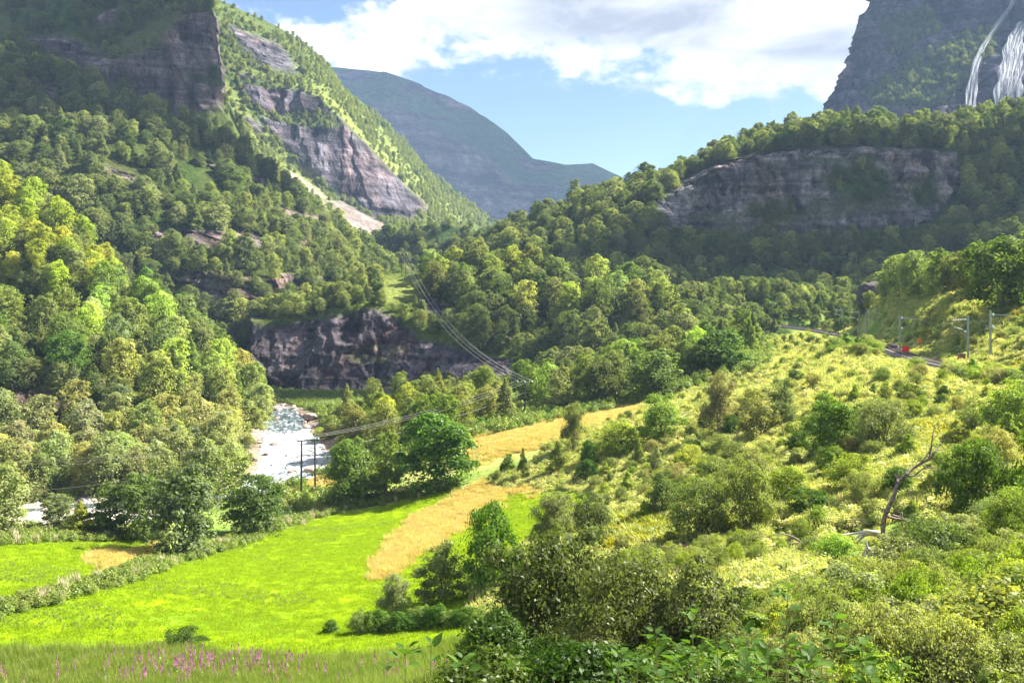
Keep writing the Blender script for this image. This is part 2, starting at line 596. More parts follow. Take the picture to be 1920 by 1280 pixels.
river = np.array([(-230, 100, 6.6, 1.5), (-140, 122, 7.0, 1.5), (-100, 136, 7.3, 1.5), (-78, 142, 7.5, 2), (-60, 149, 7.7, 3.6), (-48, 158, 7.9, 6), (-44, 172, 8.1, 7.2), (-48, 190, 8.5, 7.6),
                  (-58, 220, 9.4, 6.4), (-64, 240, 10.0, 6.0), (-73, 262, 10.4, 6.2), (-88, 282, 10.8, 6), (-110, 300, 11.2, 6), (-150, 320, 12, 6)], dtype=float)


def river_info(x, y):
    best = np.full(len(x), 1e9)
    rz = np.zeros(len(x))
    rw = np.ones(len(x))
    for i in range(len(river) - 1):
        ax, ay, az_, aw = river[i]
        bx, by, bz, bw = river[i + 1]
        t = np.clip(((x - ax) * (bx - ax) + (y - ay) * (by - ay)) / ((bx - ax) ** 2 + (by - ay) ** 2), 0, 1)
        d = np.hypot(x - ax - t * (bx - ax), y - ay - t * (by - ay))
        m = d < best
        best = np.where(m, d, best)
        rz = np.where(m, az_ + t * (bz - az_), rz)
        rw = np.where(m, aw + t * (bw - aw), rw)
    return best, rz, rw


def ground_raw(x, y):
    x = np.atleast_1d(np.asarray(x, float))
    y = np.atleast_1d(np.asarray(y, float))
    z = np.empty(len(x))
    for s in range(0, len(x), 20000):
        xs, ys = x[s:s + 20000] / S_, y[s:s + 20000] / S_
        r2 = (xs[:, None] - q[None, :, 0]) ** 2 + (ys[:, None] - q[None, :, 1]) ** 2
        z[s:s + 20000] = tps_k(r2) @ sol[:n_] + sol[n_] + sol[n_ + 1] * xs + sol[n_ + 2] * ys
    return z


track = [(1405, 602, 352), (1430, 606, 335), (1480, 612, 308), (1550, 622, 272), (1620, 636, 215), (1680, 657, 172), (1720, 671, 155), (1760, 681, 140), (1840, 700, 124), (1960, 730, 108)]
trk = np.array([(*P(*p), 2.6) for p in track])


def poly_info(tab, x, y):
    best = np.full(len(x), 1e9)
    rz = np.zeros(len(x))
    for i in range(len(tab) - 1):
        ax, ay, az_ = tab[i, :3]
        bx, by, bz = tab[i + 1, :3]
        t = np.clip(((x - ax) * (bx - ax) + (y - ay) * (by - ay)) / ((bx - ax) ** 2 + (by - ay) ** 2), 0, 1)
        d = np.hypot(x - ax - t * (bx - ax), y - ay - t * (by - ay))
        m = d < best
        best = np.where(m, d, best)
        rz = np.where(m, az_ + t * (bz - az_), rz)
    return best, rz


def ground(x, y):
    x = np.atleast_1d(np.asarray(x, float))
    y = np.atleast_1d(np.asarray(y, float))
    z = ground_raw(x, y)
    amp = 0.25 + 0.75 * sm(x / np.maximum(y, 10), 0.02, 0.2)          # the fields are smoother than the hillside
    z = z + amp * (0.9 * fbm(np.c_[x * 0.06, y * 0.06, 0 * x], 3, 3) + 0.25 * fbm(np.c_[x * 0.35, y * 0.35, 0 * x], 2, 9))
    td, tz = poly_info(trk, x, y)
    tb = sm(td, 3.6, 14)
    z = (tz - 0.6) * (1 - tb) + z * tb
    d, rz, rw = river_info(x, y)
    t1 = sm(d, rw * 0.7, rw * 1.08)
    t2 = sm(d, rw, rw + 9)
    bank = (rz + 0.35) * (1 - t2) + np.maximum(z, rz + 0.35) * t2
    return (rz - 0.9) * (1 - t1) + bank * t1


def ground1(x, y):
    return float(ground([x], [y])[0])


def hit(px, py, dmin=6.0, dmax=520.0):
    """where the line of sight through a pixel of the photograph meets the ground: used to survey the place"""
    d = dmin * (dmax / dmin) ** (np.arange(420) / 419)
    x = (px - CX) / FPX * d
    zz = CAMZ - (py - HY) / FPX * d
    g = ground(x, d)
    below = np.where(zz < g)[0]
    if len(below) == 0:
        return None
    i = max(1, below[0])
    a, b = zz[i - 1] - g[i - 1], g[i] - zz[i]
    t = a / (a + b + 1e-9)
    dd = d[i - 1] + (d[i] - d[i - 1]) * t
    xx = (px - CX) / FPX * dd
    return Vector((xx, dd, ground1(xx, dd)))


field_poly = [(-200, 1200), (0, 1158), (200, 1100), (420, 1025), (600, 975), (760, 940), (850, 922), (1000, 925), (1150, 930), (1040, 1000), (900, 1080), (880, 1170), (880, 1200), (820, 1240), (560, 1252), (300, 1235), (-300, 1245)]
field2_poly = [(-300, 1030), (0, 1018), (280, 1012), (330, 1040), (520, 985), (540, 985), (420, 1018), (200, 1085), (0, 1140), (-300, 1220)]
dry_poly = [(700, 1085), (720, 1030), (780, 980), (850, 930), (900, 915), (1010, 915), (950, 935), (880, 985), (800, 1030), (740, 1065)]
dry2_poly = [(160, 1053), (190, 1038), (285, 1028), (288, 1042), (210, 1068)]
dry3_poly = [(872, 862), (888, 832), (960, 805), (1060, 785), (1180, 752), (1210, 770), (1100, 805), (1020, 835), (950, 852), (900, 868)]
dry4_poly = [(540, 930), (600, 895), (660, 890), (640, 930)]
pink_poly = [(1180, 1080), (1180, 1040), (1260, 1030), (1330, 1080), (1300, 1110), (1230, 1100)]
fern_poly = [(1100, 1010), (1120, 975), (1230, 975), (1300, 1000), (1230, 1040), (1130, 1040)]
fern2_poly = [(1640, 850), (1720, 800), (1800, 790), (1790, 870), (1700, 880)]
fern3_poly = [(1880, 690), (1930, 660), (1960, 760), (1900, 740)]
soil_polys = [[(1420, 1170), (1440, 1130), (1560, 1120), (1580, 1150), (1500, 1180)], [(1250, 1045), (1330, 1010), (1350, 1020), (1270, 1055)],
              [(1160, 920), (1250, 895), (1255, 903), (1170, 930)], [(1590, 960), (1640, 935), (1660, 945), (1610, 970)]]
gravel_poly = [(10, 1002), (30, 945), (120, 925), (260, 925), (310, 955), (240, 992)]


def ring(name, n_rows=430, n_cols=430):
    yy = -25 + 60 * (np.power(1500 / 60 + 1, np.linspace(0, 1, n_rows)) - 1)
    uu = np.linspace(-1.15, 1.15, n_cols)
    YY, UU = np.meshgrid(yy, uu, indexing='ij')
    XX = UU * (YY + 95)
    x, y = XX.ravel(), YY.ravel()
    z = ground(x, y)
    v = np.c_[x, y, z]
    idx = np.arange(n_rows * n_cols).reshape(n_rows, n_cols)
    f = np.stack([idx[:-1, :-1], idx[:-1, 1:], idx[1:, 1:], idx[1:, :-1]], -1).reshape(-1, 4)
    me = mesh_np(name, v, f, M_ground, True)
    # what covers the ground where
    px, py = project(v)
    jx = px + 10 * fbm(v * 0.15, 3, 31)
    jy = py + 6 * fbm(v * 0.15, 3, 41)
    nz = fbm(v * 0.08, 4, 5)
    col = np.tile(np.array([0.24, 0.28, 0.08]), (len(v), 1))
    col = lerp3(col, (0.13, 0.20, 0.04), sm(nz, -0.2, 0.3))
    col = lerp3(col, (0.30, 0.30, 0.10), 0.8 * sm(fbm(v * 0.05, 3, 77), 0.0, 0.35))
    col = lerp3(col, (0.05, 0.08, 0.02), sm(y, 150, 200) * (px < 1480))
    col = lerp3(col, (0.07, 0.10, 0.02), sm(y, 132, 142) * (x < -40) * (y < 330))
    col = lerp3(col, (0.03, 0.07, 0.015), sm(y, 262, 275) * (x < 40))  # dark green paints the shade at the cliff foot into the ground
    gr = np.array([0.24, 0.36, 0.006])
    fm = np.maximum(polymask(jx, jy, field_poly, 6), polymask(jx, jy, field2_poly, 6)) * (y > 30)
    col = lerp3(col, gr, fm)
    gm = fm * sm(fbm(v * np.array([0.10, 0.25, 0.1]), 3, 8), -0.05, 0.35)
    col = lerp3(col, (0.15, 0.27, 0.02), gm)
    col = lerp3(col, (0.29, 0.40, 0.01), fm * sm(fbm(v * np.array([0.05, 0.12, 0.1]) + 9, 4, 88), 0.0, 0.4) * 0.8)
    for pl in (dry_poly, dry2_poly, dry3_poly, dry4_poly):
        col = lerp3(col, (0.50, 0.46, 0.16), polymask(jx, jy, pl, 26) * (y > 30))
    rock = np.zeros(len(v))
    for pl in soil_polys:
        s_ = polymask(jx, jy, pl, 8) * (y > 15)
        col = lerp3(col, (0.38, 0.27, 0.20), s_)
    g_ = np.maximum(polymask(jx, jy, gravel_poly, 10) * (y > 80), 0)
    d, rz, rw = river_info(x, y)
    g_ = np.maximum(g_, 1 - sm(d, rw + 1.5, rw + 4.5 + 2 * nz))
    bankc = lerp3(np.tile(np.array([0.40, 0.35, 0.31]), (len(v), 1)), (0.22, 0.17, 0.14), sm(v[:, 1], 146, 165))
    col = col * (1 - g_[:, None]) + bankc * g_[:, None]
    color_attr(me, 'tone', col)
    float_attr(me, 'rock', rock)
    o = obj(name, me)
    tag(o, kind='structure')
    return o


ring('ground')

# ------------------------------------------------------------------ river
def spline(pts, n):
    pts = np.asarray(pts, float)
    m = len(pts)
    out = []
    t = np.linspace(0, m - 1, n)
    for s in t:
        i = min(int(s), m - 2)
        f = s - i
        p0, p1, p2, p3 = pts[max(i - 1, 0)], pts[i], pts[i + 1], pts[min(i + 2, m - 1)]
        out.append(0.5 * ((2 * p1) + (-p0 + p2) * f + (2 * p0 - 5 * p1 + 4 * p2 - p3) * f * f + (-p0 + 3 * p1 - 3 * p2 + p3) * f ** 3))
    return np.array(out)


def water_mat(name):
    m, t = new_mat(name)
    geo = t.n('ShaderNodeNewGeometry')
    fo = t.n('ShaderNodeAttribute', attribute_name='foam')
    uv = t.n('ShaderNodeAttribute', attribute_name='flow')
    st = t.noise(t.vmul(uv.outputs['Vector'], (1.1, 0.30, 0)), 0.9, 6, 0.65, 0.8)
    fine = t.noise(t.vmul(uv.outputs['Vector'], (2.2, 0.8, 0)), 1.5, 4, 0.7, 0.3)
    f = t.math('ADD', fo.outputs['Fac'], t.math('ADD', t.math('MULTIPLY', t.math('SUBTRACT', st, 0.5), 1.9), t.math('MULTIPLY', t.math('SUBTRACT', fine, 0.5), 0.7)))
    f = t.sstep(f, 0.25, 0.75)
    b = t.n('ShaderNodeBsdfPrincipled')
    t.l(t.mix(f, (0.045, 0.075, 0.09), (0.36, 0.38, 0.40)), b.inputs['Base Color'])
    t.l(t.math('ADD', t.math('MULTIPLY', f, 0.5), 0.12), b.inputs['Roughness'])
    bp = t.n('ShaderNodeBump')
    bp.inputs['Strength'].default_value = 0.8
    bp.inputs['Distance'].default_value = 0.25
    t.l(t.math('ADD', st, t.math('MULTIPLY', fine, 0.5)), bp.inputs['Height'])
    t.l(bp.outputs[0], b.inputs['Normal'])
    o = t.n('ShaderNodeOutputMaterial')
    t.l(b.outputs[0], o.inputs[0])
    return m


M_water = water_mat('rapids_water')


def build_river():
    c = spline(river, 360)
    n = len(c)
    k = 36
    tg = np.gradient(c[:, :2], axis=0)
    tg /= np.linalg.norm(tg, axis=1)[:, None]
    nr = np.c_[-tg[:, 1], tg[:, 0]]
    s = np.linspace(-1, 1, k)
    wd = c[:, 3] * 1.12
    X_ = c[:, None, 0] + nr[:, None, 0] * s[None] * wd[:, None]
    Y_ = c[:, None, 1] + nr[:, None, 1] * s[None] * wd[:, None]
    Z_ = np.repeat(c[:, 2:3], k, 1) + 0.0
    v = np.c_[X_.ravel(), Y_.ravel(), Z_.ravel()]
    run = np.cumsum(np.r_[0, np.linalg.norm(np.diff(c[:, :2], axis=0), axis=1)])
    U = (s[None] * wd[:, None]).ravel()
    W = np.repeat(run, k)
    v[:, 2] += 0.22 * fbm(np.c_[U * 0.5, W * 0.3, 0 * U], 3, 55) + 0.12
    idx = np.arange(n * k).reshape(n, k)
    f = np.stack([idx[:-1, :-1], idx[:-1, 1:], idx[1:, 1:], idx[1:, :-1]], -1).reshape(-1, 4)
    me = mesh_np('river', v, f, M_water, True)
    foam = 0.72 + 0.3 * fbm(np.c_[U * 0.12, W * 0.08, 0 * U], 3, 61)
    foam = foam - 0.32 * sm(v[:, 1], 205, 250) - 0.6 * (1 - sm(v[:, 1], 148, 162))
    float_attr(me, 'foam', foam)
    a = me.attributes.new('flow', 'FLOAT_VECTOR', 'POINT')
    a.data.foreach_set('vector', np.c_[U, W, 0 * U].astype(np.float32).ravel())
    o = obj('river', me)
    tag(o, kind='structure')


build_river()


# ------------------------------------------------------------------ hills, cliffs and mountains
class Relief:
    """a hillside surveyed as rows of points from crest to foot; crags displace it"""
    def __init__(self, name, rows, nu, nv, mat, rocks=(), veg=(0.05, 0.08, 0.02), rockcol=(0.16, 0.14, 0.14), talus=(), light=(), scale=1.0,
                 amp=3.0, crag=4.0, back=None, veg2=(0.09, 0.11, 0.03), soft=8, cellv=0.35, natural=0.0, seed=0, smooth=0, led=0.85, hslab=0.7, greens=()):
        rr = []
        for row in rows:
            a = np.array([P(*p) for p in row])
            pxs = np.array([p[0] for p in row], float)
            t = np.r_[0, np.cumsum(np.abs(np.diff(pxs)) + 2.0)]
            t = t / t[-1]
            tt = np.linspace(0, 1, nu)
            rr.append(np.stack([np.interp(tt, t, a[:, k]) for k in range(3)], 1))
        if back:
            first = rr[0].copy()
            first[:, 1] += back
            first[:, 2] -= back * 0.35
            mid = rr[0].copy()
            mid[:, 1] += back * 0.2
            mid[:, 2] -= back * 0.01
            rr = [first, mid] + rr
        rr = np.array(rr)
        seg = np.linalg.norm(np.diff(rr, axis=0), axis=2).mean(1)
        if back:
            seg[0] *= 0.3
        t = np.r_[0, np.cumsum(seg)]
        t /= t[-1]
        tv = np.linspace(0, 1, nv)
        G = np.empty((nv, nu, 3))
        for k in range(3):
            for j in range(nu):
                G[:, j, k] = np.interp(tv, t, rr[:, j, k])
        for _ in range(smooth):
            G[1:-1] = 0.25 * G[:-2] + 0.5 * G[1:-1] + 0.25 * G[2:]
            G[:, 1:-1] = 0.25 * G[:, :-2] + 0.5 * G[:, 1:-1] + 0.25 * G[:, 2:]
        v = G.reshape(-1, 3)
        px, py = project(v)
        jx = px + soft * 1.6 * fbm(v * 0.05 / scale, 3, seed + 1)
        jy = py + soft * 1.6 * fbm(v * 0.05 / scale, 3, seed + 2)
        rk = np.zeros(len(v))
        for pl in rocks:
            rk = np.maximum(rk, polymask(jx, jy, pl, soft))
        for pl in greens:
            rk = rk * (1 - polymask(jx, jy, pl, soft * 1.5))
        ln = fbm(v * 0.03 / scale, 5, seed + 3, 0.6)
        # ledges of green break the cliffs up, small crags show among the woods
        led_amt, led = led, fbm(v * np.array([0.02, 0.02, 0.11]) / scale, 4, seed + 4)
        rk = rk * (1 - led_amt * sm(led, 0.22, 0.34))
        if natural:
            rk = np.maximum(rk, sm(led, natural, natural + 0.06))
        tl = np.zeros(len(v))
        for pl in talus:
            tl = np.maximum(tl, polymask(jx, jy, pl, soft))
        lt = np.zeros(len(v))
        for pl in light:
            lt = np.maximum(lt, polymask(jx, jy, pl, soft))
        # displacement: woods roll, cliffs break into blocks
        s = v / scale
        roll = fbm(s * 0.02, 4, seed + 6) * amp * scale
        d1, dd, cid = worley(s * np.array([0.22, 0.12, 0.16 * cellv]), seed + 7)
        e1, ee, eid = worley(s * np.array([0.035, 0.035, 0.20]) + 7.7, seed + 8)
        g1_, gg, gid = worley(s * np.array([0.06, 0.04, 0.014]) + 3.1, seed + 12)
        rib = 1 - np.abs(fbm(s * np.array([0.13, 0.13, 0.018]) + 2.2, 4, seed + 31)) * 3.2
        lay = fbm(s * np.array([0.015, 0.015, 0.30]) + 0.6 * fbm(s * 0.05, 2, seed + 33)[:, None], 3, seed + 32)
        lay = np.floor(lay * 4) / 4 + 0.3 * lay
        blk = ((cid - 0.5) * 0.45 + (eid - 0.5) * hslab * 0.8 + (gid - 0.5) * 1.3 + 0.55 * rib + 1.1 * lay * (0.15 + hslab) - (dd < 0.05) * 0.10 - (ee < 0.05) * 0.25 * hslab + 0.35 * fbm(s * 0.3, 3, seed + 9)) * crag * scale
        out = np.stack([-0.25 * np.ones(len(v)), -1.0 * np.ones(len(v)), 0.12 * np.ones(len(v))], 1)
        off = roll * (1 - 0.6 * rk) + blk * rk
        v2 = v + out * off[:, None]
        v2[:, 2] += (1 - rk) * 0.5 * roll
        v2[:, 0] += rk * crag * scale * (1.1 * fbm(s * np.array([0.05, 0.05, 0.09]), 4, seed + 35) + 0.4 * lay)
        G = v2.reshape(nv, nu, 3)
        self.G, self.rk, self.nu, self.nv = G, np.maximum(rk, tl).reshape(nv, nu), nu, nv
        self.v0 = 2 if back else 0
        self.t0 = t[2] if back else 0.0
        c = np.tile(np.array(veg, float), (len(v), 1))
        c = lerp3(c, veg2, sm(ln, -0.25, 0.35))
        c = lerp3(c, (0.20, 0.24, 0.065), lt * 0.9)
        rc = np.tile(np.array(rockcol, float), (len(v), 1))
        rc = rc * (0.72 + 0.55 * cid)[:, None]
        rc = lerp3(rc, (rockcol[0] * 1.6, rockcol[1] * 1.3, rockcol[2] * 1.15), sm(fbm(s * np.array([0.06, 0.06, 0.025]), 4, seed + 14), 0.12, 0.45) * 0.7)
        rc = rc * (1 - 0.40 * sm(-rib, -0.45, 0.25))[:, None] * (1 - 0.35 * np.maximum(0.3 * (dd < 0.05), (ee < 0.05) * hslab))[:, None]
        c = c * (1 - rk[:, None]) + rc * rk[:, None]
        c = lerp3(c, (0.34, 0.29, 0.27), tl)
        idx = np.arange(nv * nu).reshape(nv, nu)
        f = np.stack([idx[:-1, :-1], idx[1:, :-1], idx[1:, 1:], idx[:-1, 1:]], -1).reshape(-1, 4)
        me = mesh_np(name, v2, f, mat, True)
        color_attr(me, 'tone', c)
        float_attr(me, 'rock', np.maximum(rk, tl * 0.6))
        self.o = obj(name, me)
        tag(self.o, kind='structure')

    def sample(self, n, rock_ok=0.3, vmin=None, vmax=1.0, umin=0.0, umax=1.0, polys=None, avoid=None):
        """random points standing on this hillside, even per square metre as seen from above and the side"""
        vmin = self.t0 if vmin is None else vmin
        G = self.G
        du = np.linalg.norm(np.diff(G, axis=1), axis=2)[:-1]
        dv = np.linalg.norm(np.diff(G, axis=0), axis=2)[:, :-1]
        area = du * dv
        vi = np.linspace(0, 1, self.nv)[:-1]
        ui = np.linspace(0, 1, self.nu)[:-1]
        area = area * ((vi >= vmin) & (vi <= vmax))[:, None] * ((ui >= umin) & (ui <= umax))[None]
        area = np.minimum(area, np.percentile(area[area > 0], 97))
        area = area * (self.rk[:-1, :-1] < rock_ok)
        if polys is not None or avoid is not None:
            px, py = project(G[:-1, :-1].reshape(-1, 3))
            if polys is not None:
                m = np.zeros(len(px), bool)
                for pl in polys:
                    m |= inpoly(px, py, pl)
                area = area * m.reshape(area.shape)
            if avoid is not None:
                m = np.zeros(len(px), bool)
                for pl in avoid:
                    m |= inpoly(px, py, pl)
                area = area * (~m).reshape(area.shape)
        p = (area / area.sum()).ravel()
        ch = rng.choice(len(p), size=n, p=p)
        i, j = np.unravel_index(ch, area.shape)
        a, b = rng.random(n)[:, None], rng.random(n)[:, None]
        return G[i, j] * (1 - a) * (1 - b) + G[i + 1, j] * a * (1 - b) + G[i, j + 1] * (1 - a) * b + G[i + 1, j + 1] * a * b

    def front(self, px, py):
        """nearest surface point seen at a pixel of the survey photograph"""
        g = self.G.reshape(-1, 3)
        gx, gy = project(g)
        dd = (gx - px) ** 2 + (gy - py) ** 2
        k = np.argsort(dd)[:14]
        return g[k[np.argmin(g[k, 1])]]


far_rows = [
    [(430, 140, 3100), (560, 118, 3100), (615, 125, 3000), (720, 135, 3000), (800, 165, 3000), (880, 200, 3000), (950, 250, 3000), (1000, 300, 3000), (1060, 308, 3000), (1110, 303, 3000), (1140, 318, 3000), (1200, 345, 3000), (1400, 400, 3000)],
    [(430, 240, 2700), (620, 240, 2700), (800, 300, 2650), (950, 350, 2650), (1050, 345, 2750), (1140, 350, 2750), (1400, 430, 2750)],
    [(430, 480, 2300), (800, 440, 2300), (1400, 500, 2300)],
    [(430, 640, 2000), (1400, 640, 2000)]]
rf = Relief('far_mountain', far_rows, 230, 170, M_far, rocks=[[(640, 180), (760, 210), (880, 270), (960, 340), (900, 380), (780, 310), (660, 240)], [(880, 330), (960, 340), (930, 400), (860, 380)]],
            veg=(0.05, 0.09, 0.035), veg2=(0.09, 0.12, 0.05), rockcol=(0.13, 0.11, 0.11), scale=6.0, amp=2.6, crag=1.0, back=600, natural=0.22, seed=100)

mid_rows = [
    [(200, -140, 1100), (330, -45, 1100), (390, -12, 1120), (480, 28, 1150), (560, 72, 1180), (610, 116, 1200), (640, 162, 1220), (700, 208, 1260), (760, 268, 1300), (800, 318, 1330), (850, 358, 1360), (920, 408, 1400), (1000, 460, 1450)],
    [(200, 0, 1000), (390, 50, 1000), (480, 85, 1020), (560, 110, 1050), (620, 150, 1080), (660, 200, 1110), (720, 260, 1150), (780, 320, 1200), (850, 375, 1260), (920, 425, 1320), (1000, 470, 1380)],
    [(200, 100, 950), (390, 110, 950), (450, 126, 955), (520, 150, 960), (600, 180, 965), (650, 235, 970), (710, 300, 985), (760, 350, 1010), (830, 395, 1100), (920, 435, 1200), (1000, 480, 1300)],
    [(200, 200, 900), (415, 200, 900), (460, 235, 905), (540, 315, 915), (620, 365, 925), (700, 402, 935), (770, 415, 960), (850, 425, 1060), (1000, 490, 1200)],
    [(200, 300, 800), (430, 290, 800), (500, 350, 790), (600, 410, 780), (700, 450, 780), (800, 470, 850), (1000, 520, 1000)],
    [(200, 640, 650), (430, 640, 650), (700, 620, 650), (1000, 600, 800)]]
rm = Relief('valley_mountain', mid_rows, 380, 330, M_mount,
            rocks=[[(450, 132), (520, 152), (590, 178), (640, 220), (700, 295), (760, 350), (800, 395), (770, 415), (700, 400), (640, 360), (560, 310), (500, 230), (460, 170)],
                   [(440, 190), (500, 230), (490, 250), (450, 215)], [(420, 45), (520, 80), (560, 130), (500, 125), (440, 90)]],
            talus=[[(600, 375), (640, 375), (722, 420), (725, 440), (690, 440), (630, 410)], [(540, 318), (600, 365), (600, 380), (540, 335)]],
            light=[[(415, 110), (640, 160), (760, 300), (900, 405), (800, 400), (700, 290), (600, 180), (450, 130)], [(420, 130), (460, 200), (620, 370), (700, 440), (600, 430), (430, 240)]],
            veg=(0.07, 0.11, 0.03), veg2=(0.12, 0.16, 0.045), rockcol=(0.12, 0.112, 0.135), hslab=0.2, scale=2.6, amp=3.0, crag=1.9, back=300, seed=200)  # rock colour darkened and blued to stand in for the wall's shadow

dl_rows = [
    [(-300, -350, 900), (0, -330, 900), (200, -300, 900), (340, -200, 900), (352, -200, 1100)],
    [(-300, -60, 720), (0, -60, 720), (200, -40, 720), (372, -30, 740), (386, -30, 960)],
    [(-300, 55, 640), (0, 60, 640), (200, 75, 640), (330, 45, 650), (398, 30, 670), (408, 40, 900)],
    [(-300, 75, 632), (0, 80, 630), (200, 110, 630), (330, 95, 640), (412, 90, 660), (414, 90, 900)],
    [(-300, 160, 625), (0, 160, 620), (200, 200, 622), (330, 215, 632), (416, 175, 652), (420, 175, 900)],
    [(-300, 240, 580), (0, 240, 580), (200, 280, 580), (340, 280, 600), (450, 262, 640), (470, 270, 900)],
    [(-300, 560, 480), (0, 560, 480), (340, 520, 500), (560, 480, 580), (600, 500, 800)]]
rd = Relief('left_crag', dl_rows, 300, 300, M_hill,
            rocks=[[(20, 72), (130, 68), (215, 112), (290, 95), (340, 30), (400, 20), (425, 60), (425, 190), (380, 215), (330, 215), (240, 170), (130, 112)], [(170, 20), (230, 15), (210, 50), (170, 40)]],
            veg=(0.05, 0.085, 0.025), veg2=(0.09, 0.11, 0.035), rockcol=(0.15, 0.125, 0.125), scale=1.7, amp=3.0, crag=2.4, back=None, seed=300)

cl_rows = [
    [(-300, 30, 560), (0, 95, 540), (130, 138, 520), (250, 198, 500), (350, 240, 500), (430, 262, 520), (480, 310, 540), (545, 358, 550), (610, 415, 560), (670, 458, 580), (730, 505, 600), (780, 530, 620)],
    [(-300, 210, 450), (0, 260, 440), (150, 310, 430), (300, 355, 430), (450, 425, 440), (560, 468, 460), (640, 492, 500), (780, 540, 540)],
    [(-300, 430, 385), (150, 440, 385), (300, 485, 392), (350, 505, 388), (440, 525, 388), (520, 522, 400), (600, 515, 440), (780, 570, 500)],
    [(-300, 560, 350), (150, 570, 350), (300, 590, 372), (400, 602, 378), (500, 612, 384), (600, 620, 410), (780, 640, 450)],
    [(-300, 770, 290), (150, 745, 325), (300, 725, 345), (400, 722, 352), (500, 715, 362), (780, 705, 420)]]
rc_ = Relief('left_slope', cl_rows, 340, 300, M_hill,
             rocks=[[(345, 510), (400, 505), (510, 530), (515, 590), (440, 600), (370, 570)], [(165, 315), (230, 320), (290, 345), (280, 368), (200, 362)], [(520, 395), (600, 400), (590, 430), (530, 425)], [(60, 150), (100, 160), (95, 190), (70, 180)]],
             veg=(0.035, 0.06, 0.015), veg2=(0.07, 0.085, 0.025), rockcol=(0.15, 0.125, 0.12), scale=1.2, amp=4.5, crag=2.4, back=60, natural=0.30, seed=400)

bl_rows = [
    [(-300, 220, 330), (0, 345, 300), (90, 395, 290), (150, 450, 285), (210, 530, 290), (300, 590, 290), (380, 645, 290), (440, 710, 285), (478, 748, 280), (502, 775, 276), (508, 790, 300)],
    [(-300, 430, 260), (0, 490, 255), (100, 515, 250), (200, 575, 250), (300, 635, 250), (400, 705, 250), (465, 758, 255), (492, 785, 262), (500, 800, 285)],
    [(-300, 560, 252), (0, 590, 248), (100, 600, 246), (200, 620, 244), (300, 660, 244), (400, 715, 247), (465, 765, 252), (490, 790, 258), (498, 800, 280)],
    [(-300, 700, 205), (0, 710, 200), (100, 730, 198), (200, 745, 200), (300, 755, 205), (400, 778, 220), (460, 795, 240), (488, 800, 250), (495, 805, 270)],
    [(-300, 800, 195), (0, 800, 190), (100, 805, 190), (200, 810, 195), (300, 815, 200), (400, 820, 214), (455, 810, 232), (484, 806, 244), (492, 808, 260)],
    [(-300, 905, 158), (0, 895, 163), (100, 890, 166), (200, 885, 170), (300, 878, 174), (400, 862, 186), (448, 838, 203), (478, 815, 224), (488, 812, 245)]]
rb = Relief('near_left_slope', bl_rows, 300, 240, M_hill,
            rocks=[[(-100, 540), (0, 545), (100, 575), (140, 600), (100, 620), (0, 610), (-100, 610)], [(-100, 740), (60, 735), (180, 750), (200, 800), (60, 810), (-100, 810)], [(320, 745), (390, 760), (400, 800), (330, 790)]],
            veg=(0.05, 0.08, 0.015), veg2=(0.10, 0.12, 0.02), rockcol=(0.10, 0.075, 0.06), scale=0.8, amp=3.5, crag=2.0, back=50, natural=0.38, seed=500)

kn_rows = [
    [(462, 590, 470), (464, 590, 400), (520, 572, 395), (600, 545, 395), (680, 522, 398), (760, 512, 400), (850, 520, 390), (950, 525, 380), (1050, 540, 370), (1150, 555, 370), (1300, 575, 370), (1450, 605, 370)],
    [(466, 600, 450), (468, 602, 348), (520, 600, 346), (600, 585, 345), (680, 572, 345), (730, 578, 344), (800, 605, 340), (900, 628, 330), (1000, 642, 325), (1150, 642, 320), (1300, 642, 312), (1450, 645, 310)],
    [(466, 640, 440), (469, 650, 336), (500, 665, 335), (600, 660, 334), (700, 655, 331), (800, 660, 325), (900, 670, 318), (1000, 680, 312), (1150, 680, 308), (1300, 670, 300), (1450, 665, 305)],
    [(466, 720, 430), (471, 725, 328), (500, 742, 324), (600, 744, 322), (700, 738, 318), (800, 728, 310), (900, 725, 300), (1000, 735, 300), (1150, 725, 290), (1300, 705, 290), (1450, 690, 300)],
    [(466, 750, 400), (472, 752, 306), (500, 762, 300), (600, 760, 296), (700, 758, 292), (800, 756, 288), (1000, 750, 284), (1150, 740, 280), (1450, 700, 280)]]
kn_cliff = [(462, 604), (520, 606), (600, 592), (680, 582), (730, 590), (790, 640), (900, 660), (1000, 690), (1000, 745), (900, 740), (700, 745), (560, 742), (500, 740), (466, 700)]
rg = Relief('knoll', kn_rows, 440, 230, M_hill, led=0.45, rocks=[kn_cliff, [(1040, 580), (1150, 585), (1140, 605), (1050, 600)], [(780, 560), (830, 570), (860, 600), (800, 590)]],
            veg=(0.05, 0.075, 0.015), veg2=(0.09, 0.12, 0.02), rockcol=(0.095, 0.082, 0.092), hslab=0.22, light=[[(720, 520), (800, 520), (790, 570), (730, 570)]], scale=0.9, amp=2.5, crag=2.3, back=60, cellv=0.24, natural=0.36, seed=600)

h2_rows = [
    [(600, 500, 660), (660, 470, 660), (700, 452, 655), (760, 425, 650), (830, 420, 650), (900, 432, 650), (960, 460, 650), (1050, 500, 650)],
    [(600, 560, 600), (1050, 560, 600)], [(600, 640, 520), (1050, 640, 520)]]
rh2 = Relief('low_hill', h2_rows, 140, 80, M_hill, veg=(0.05, 0.085, 0.025), veg2=(0.08, 0.11, 0.03), scale=1.4, amp=3, crag=2, back=60, seed=700)

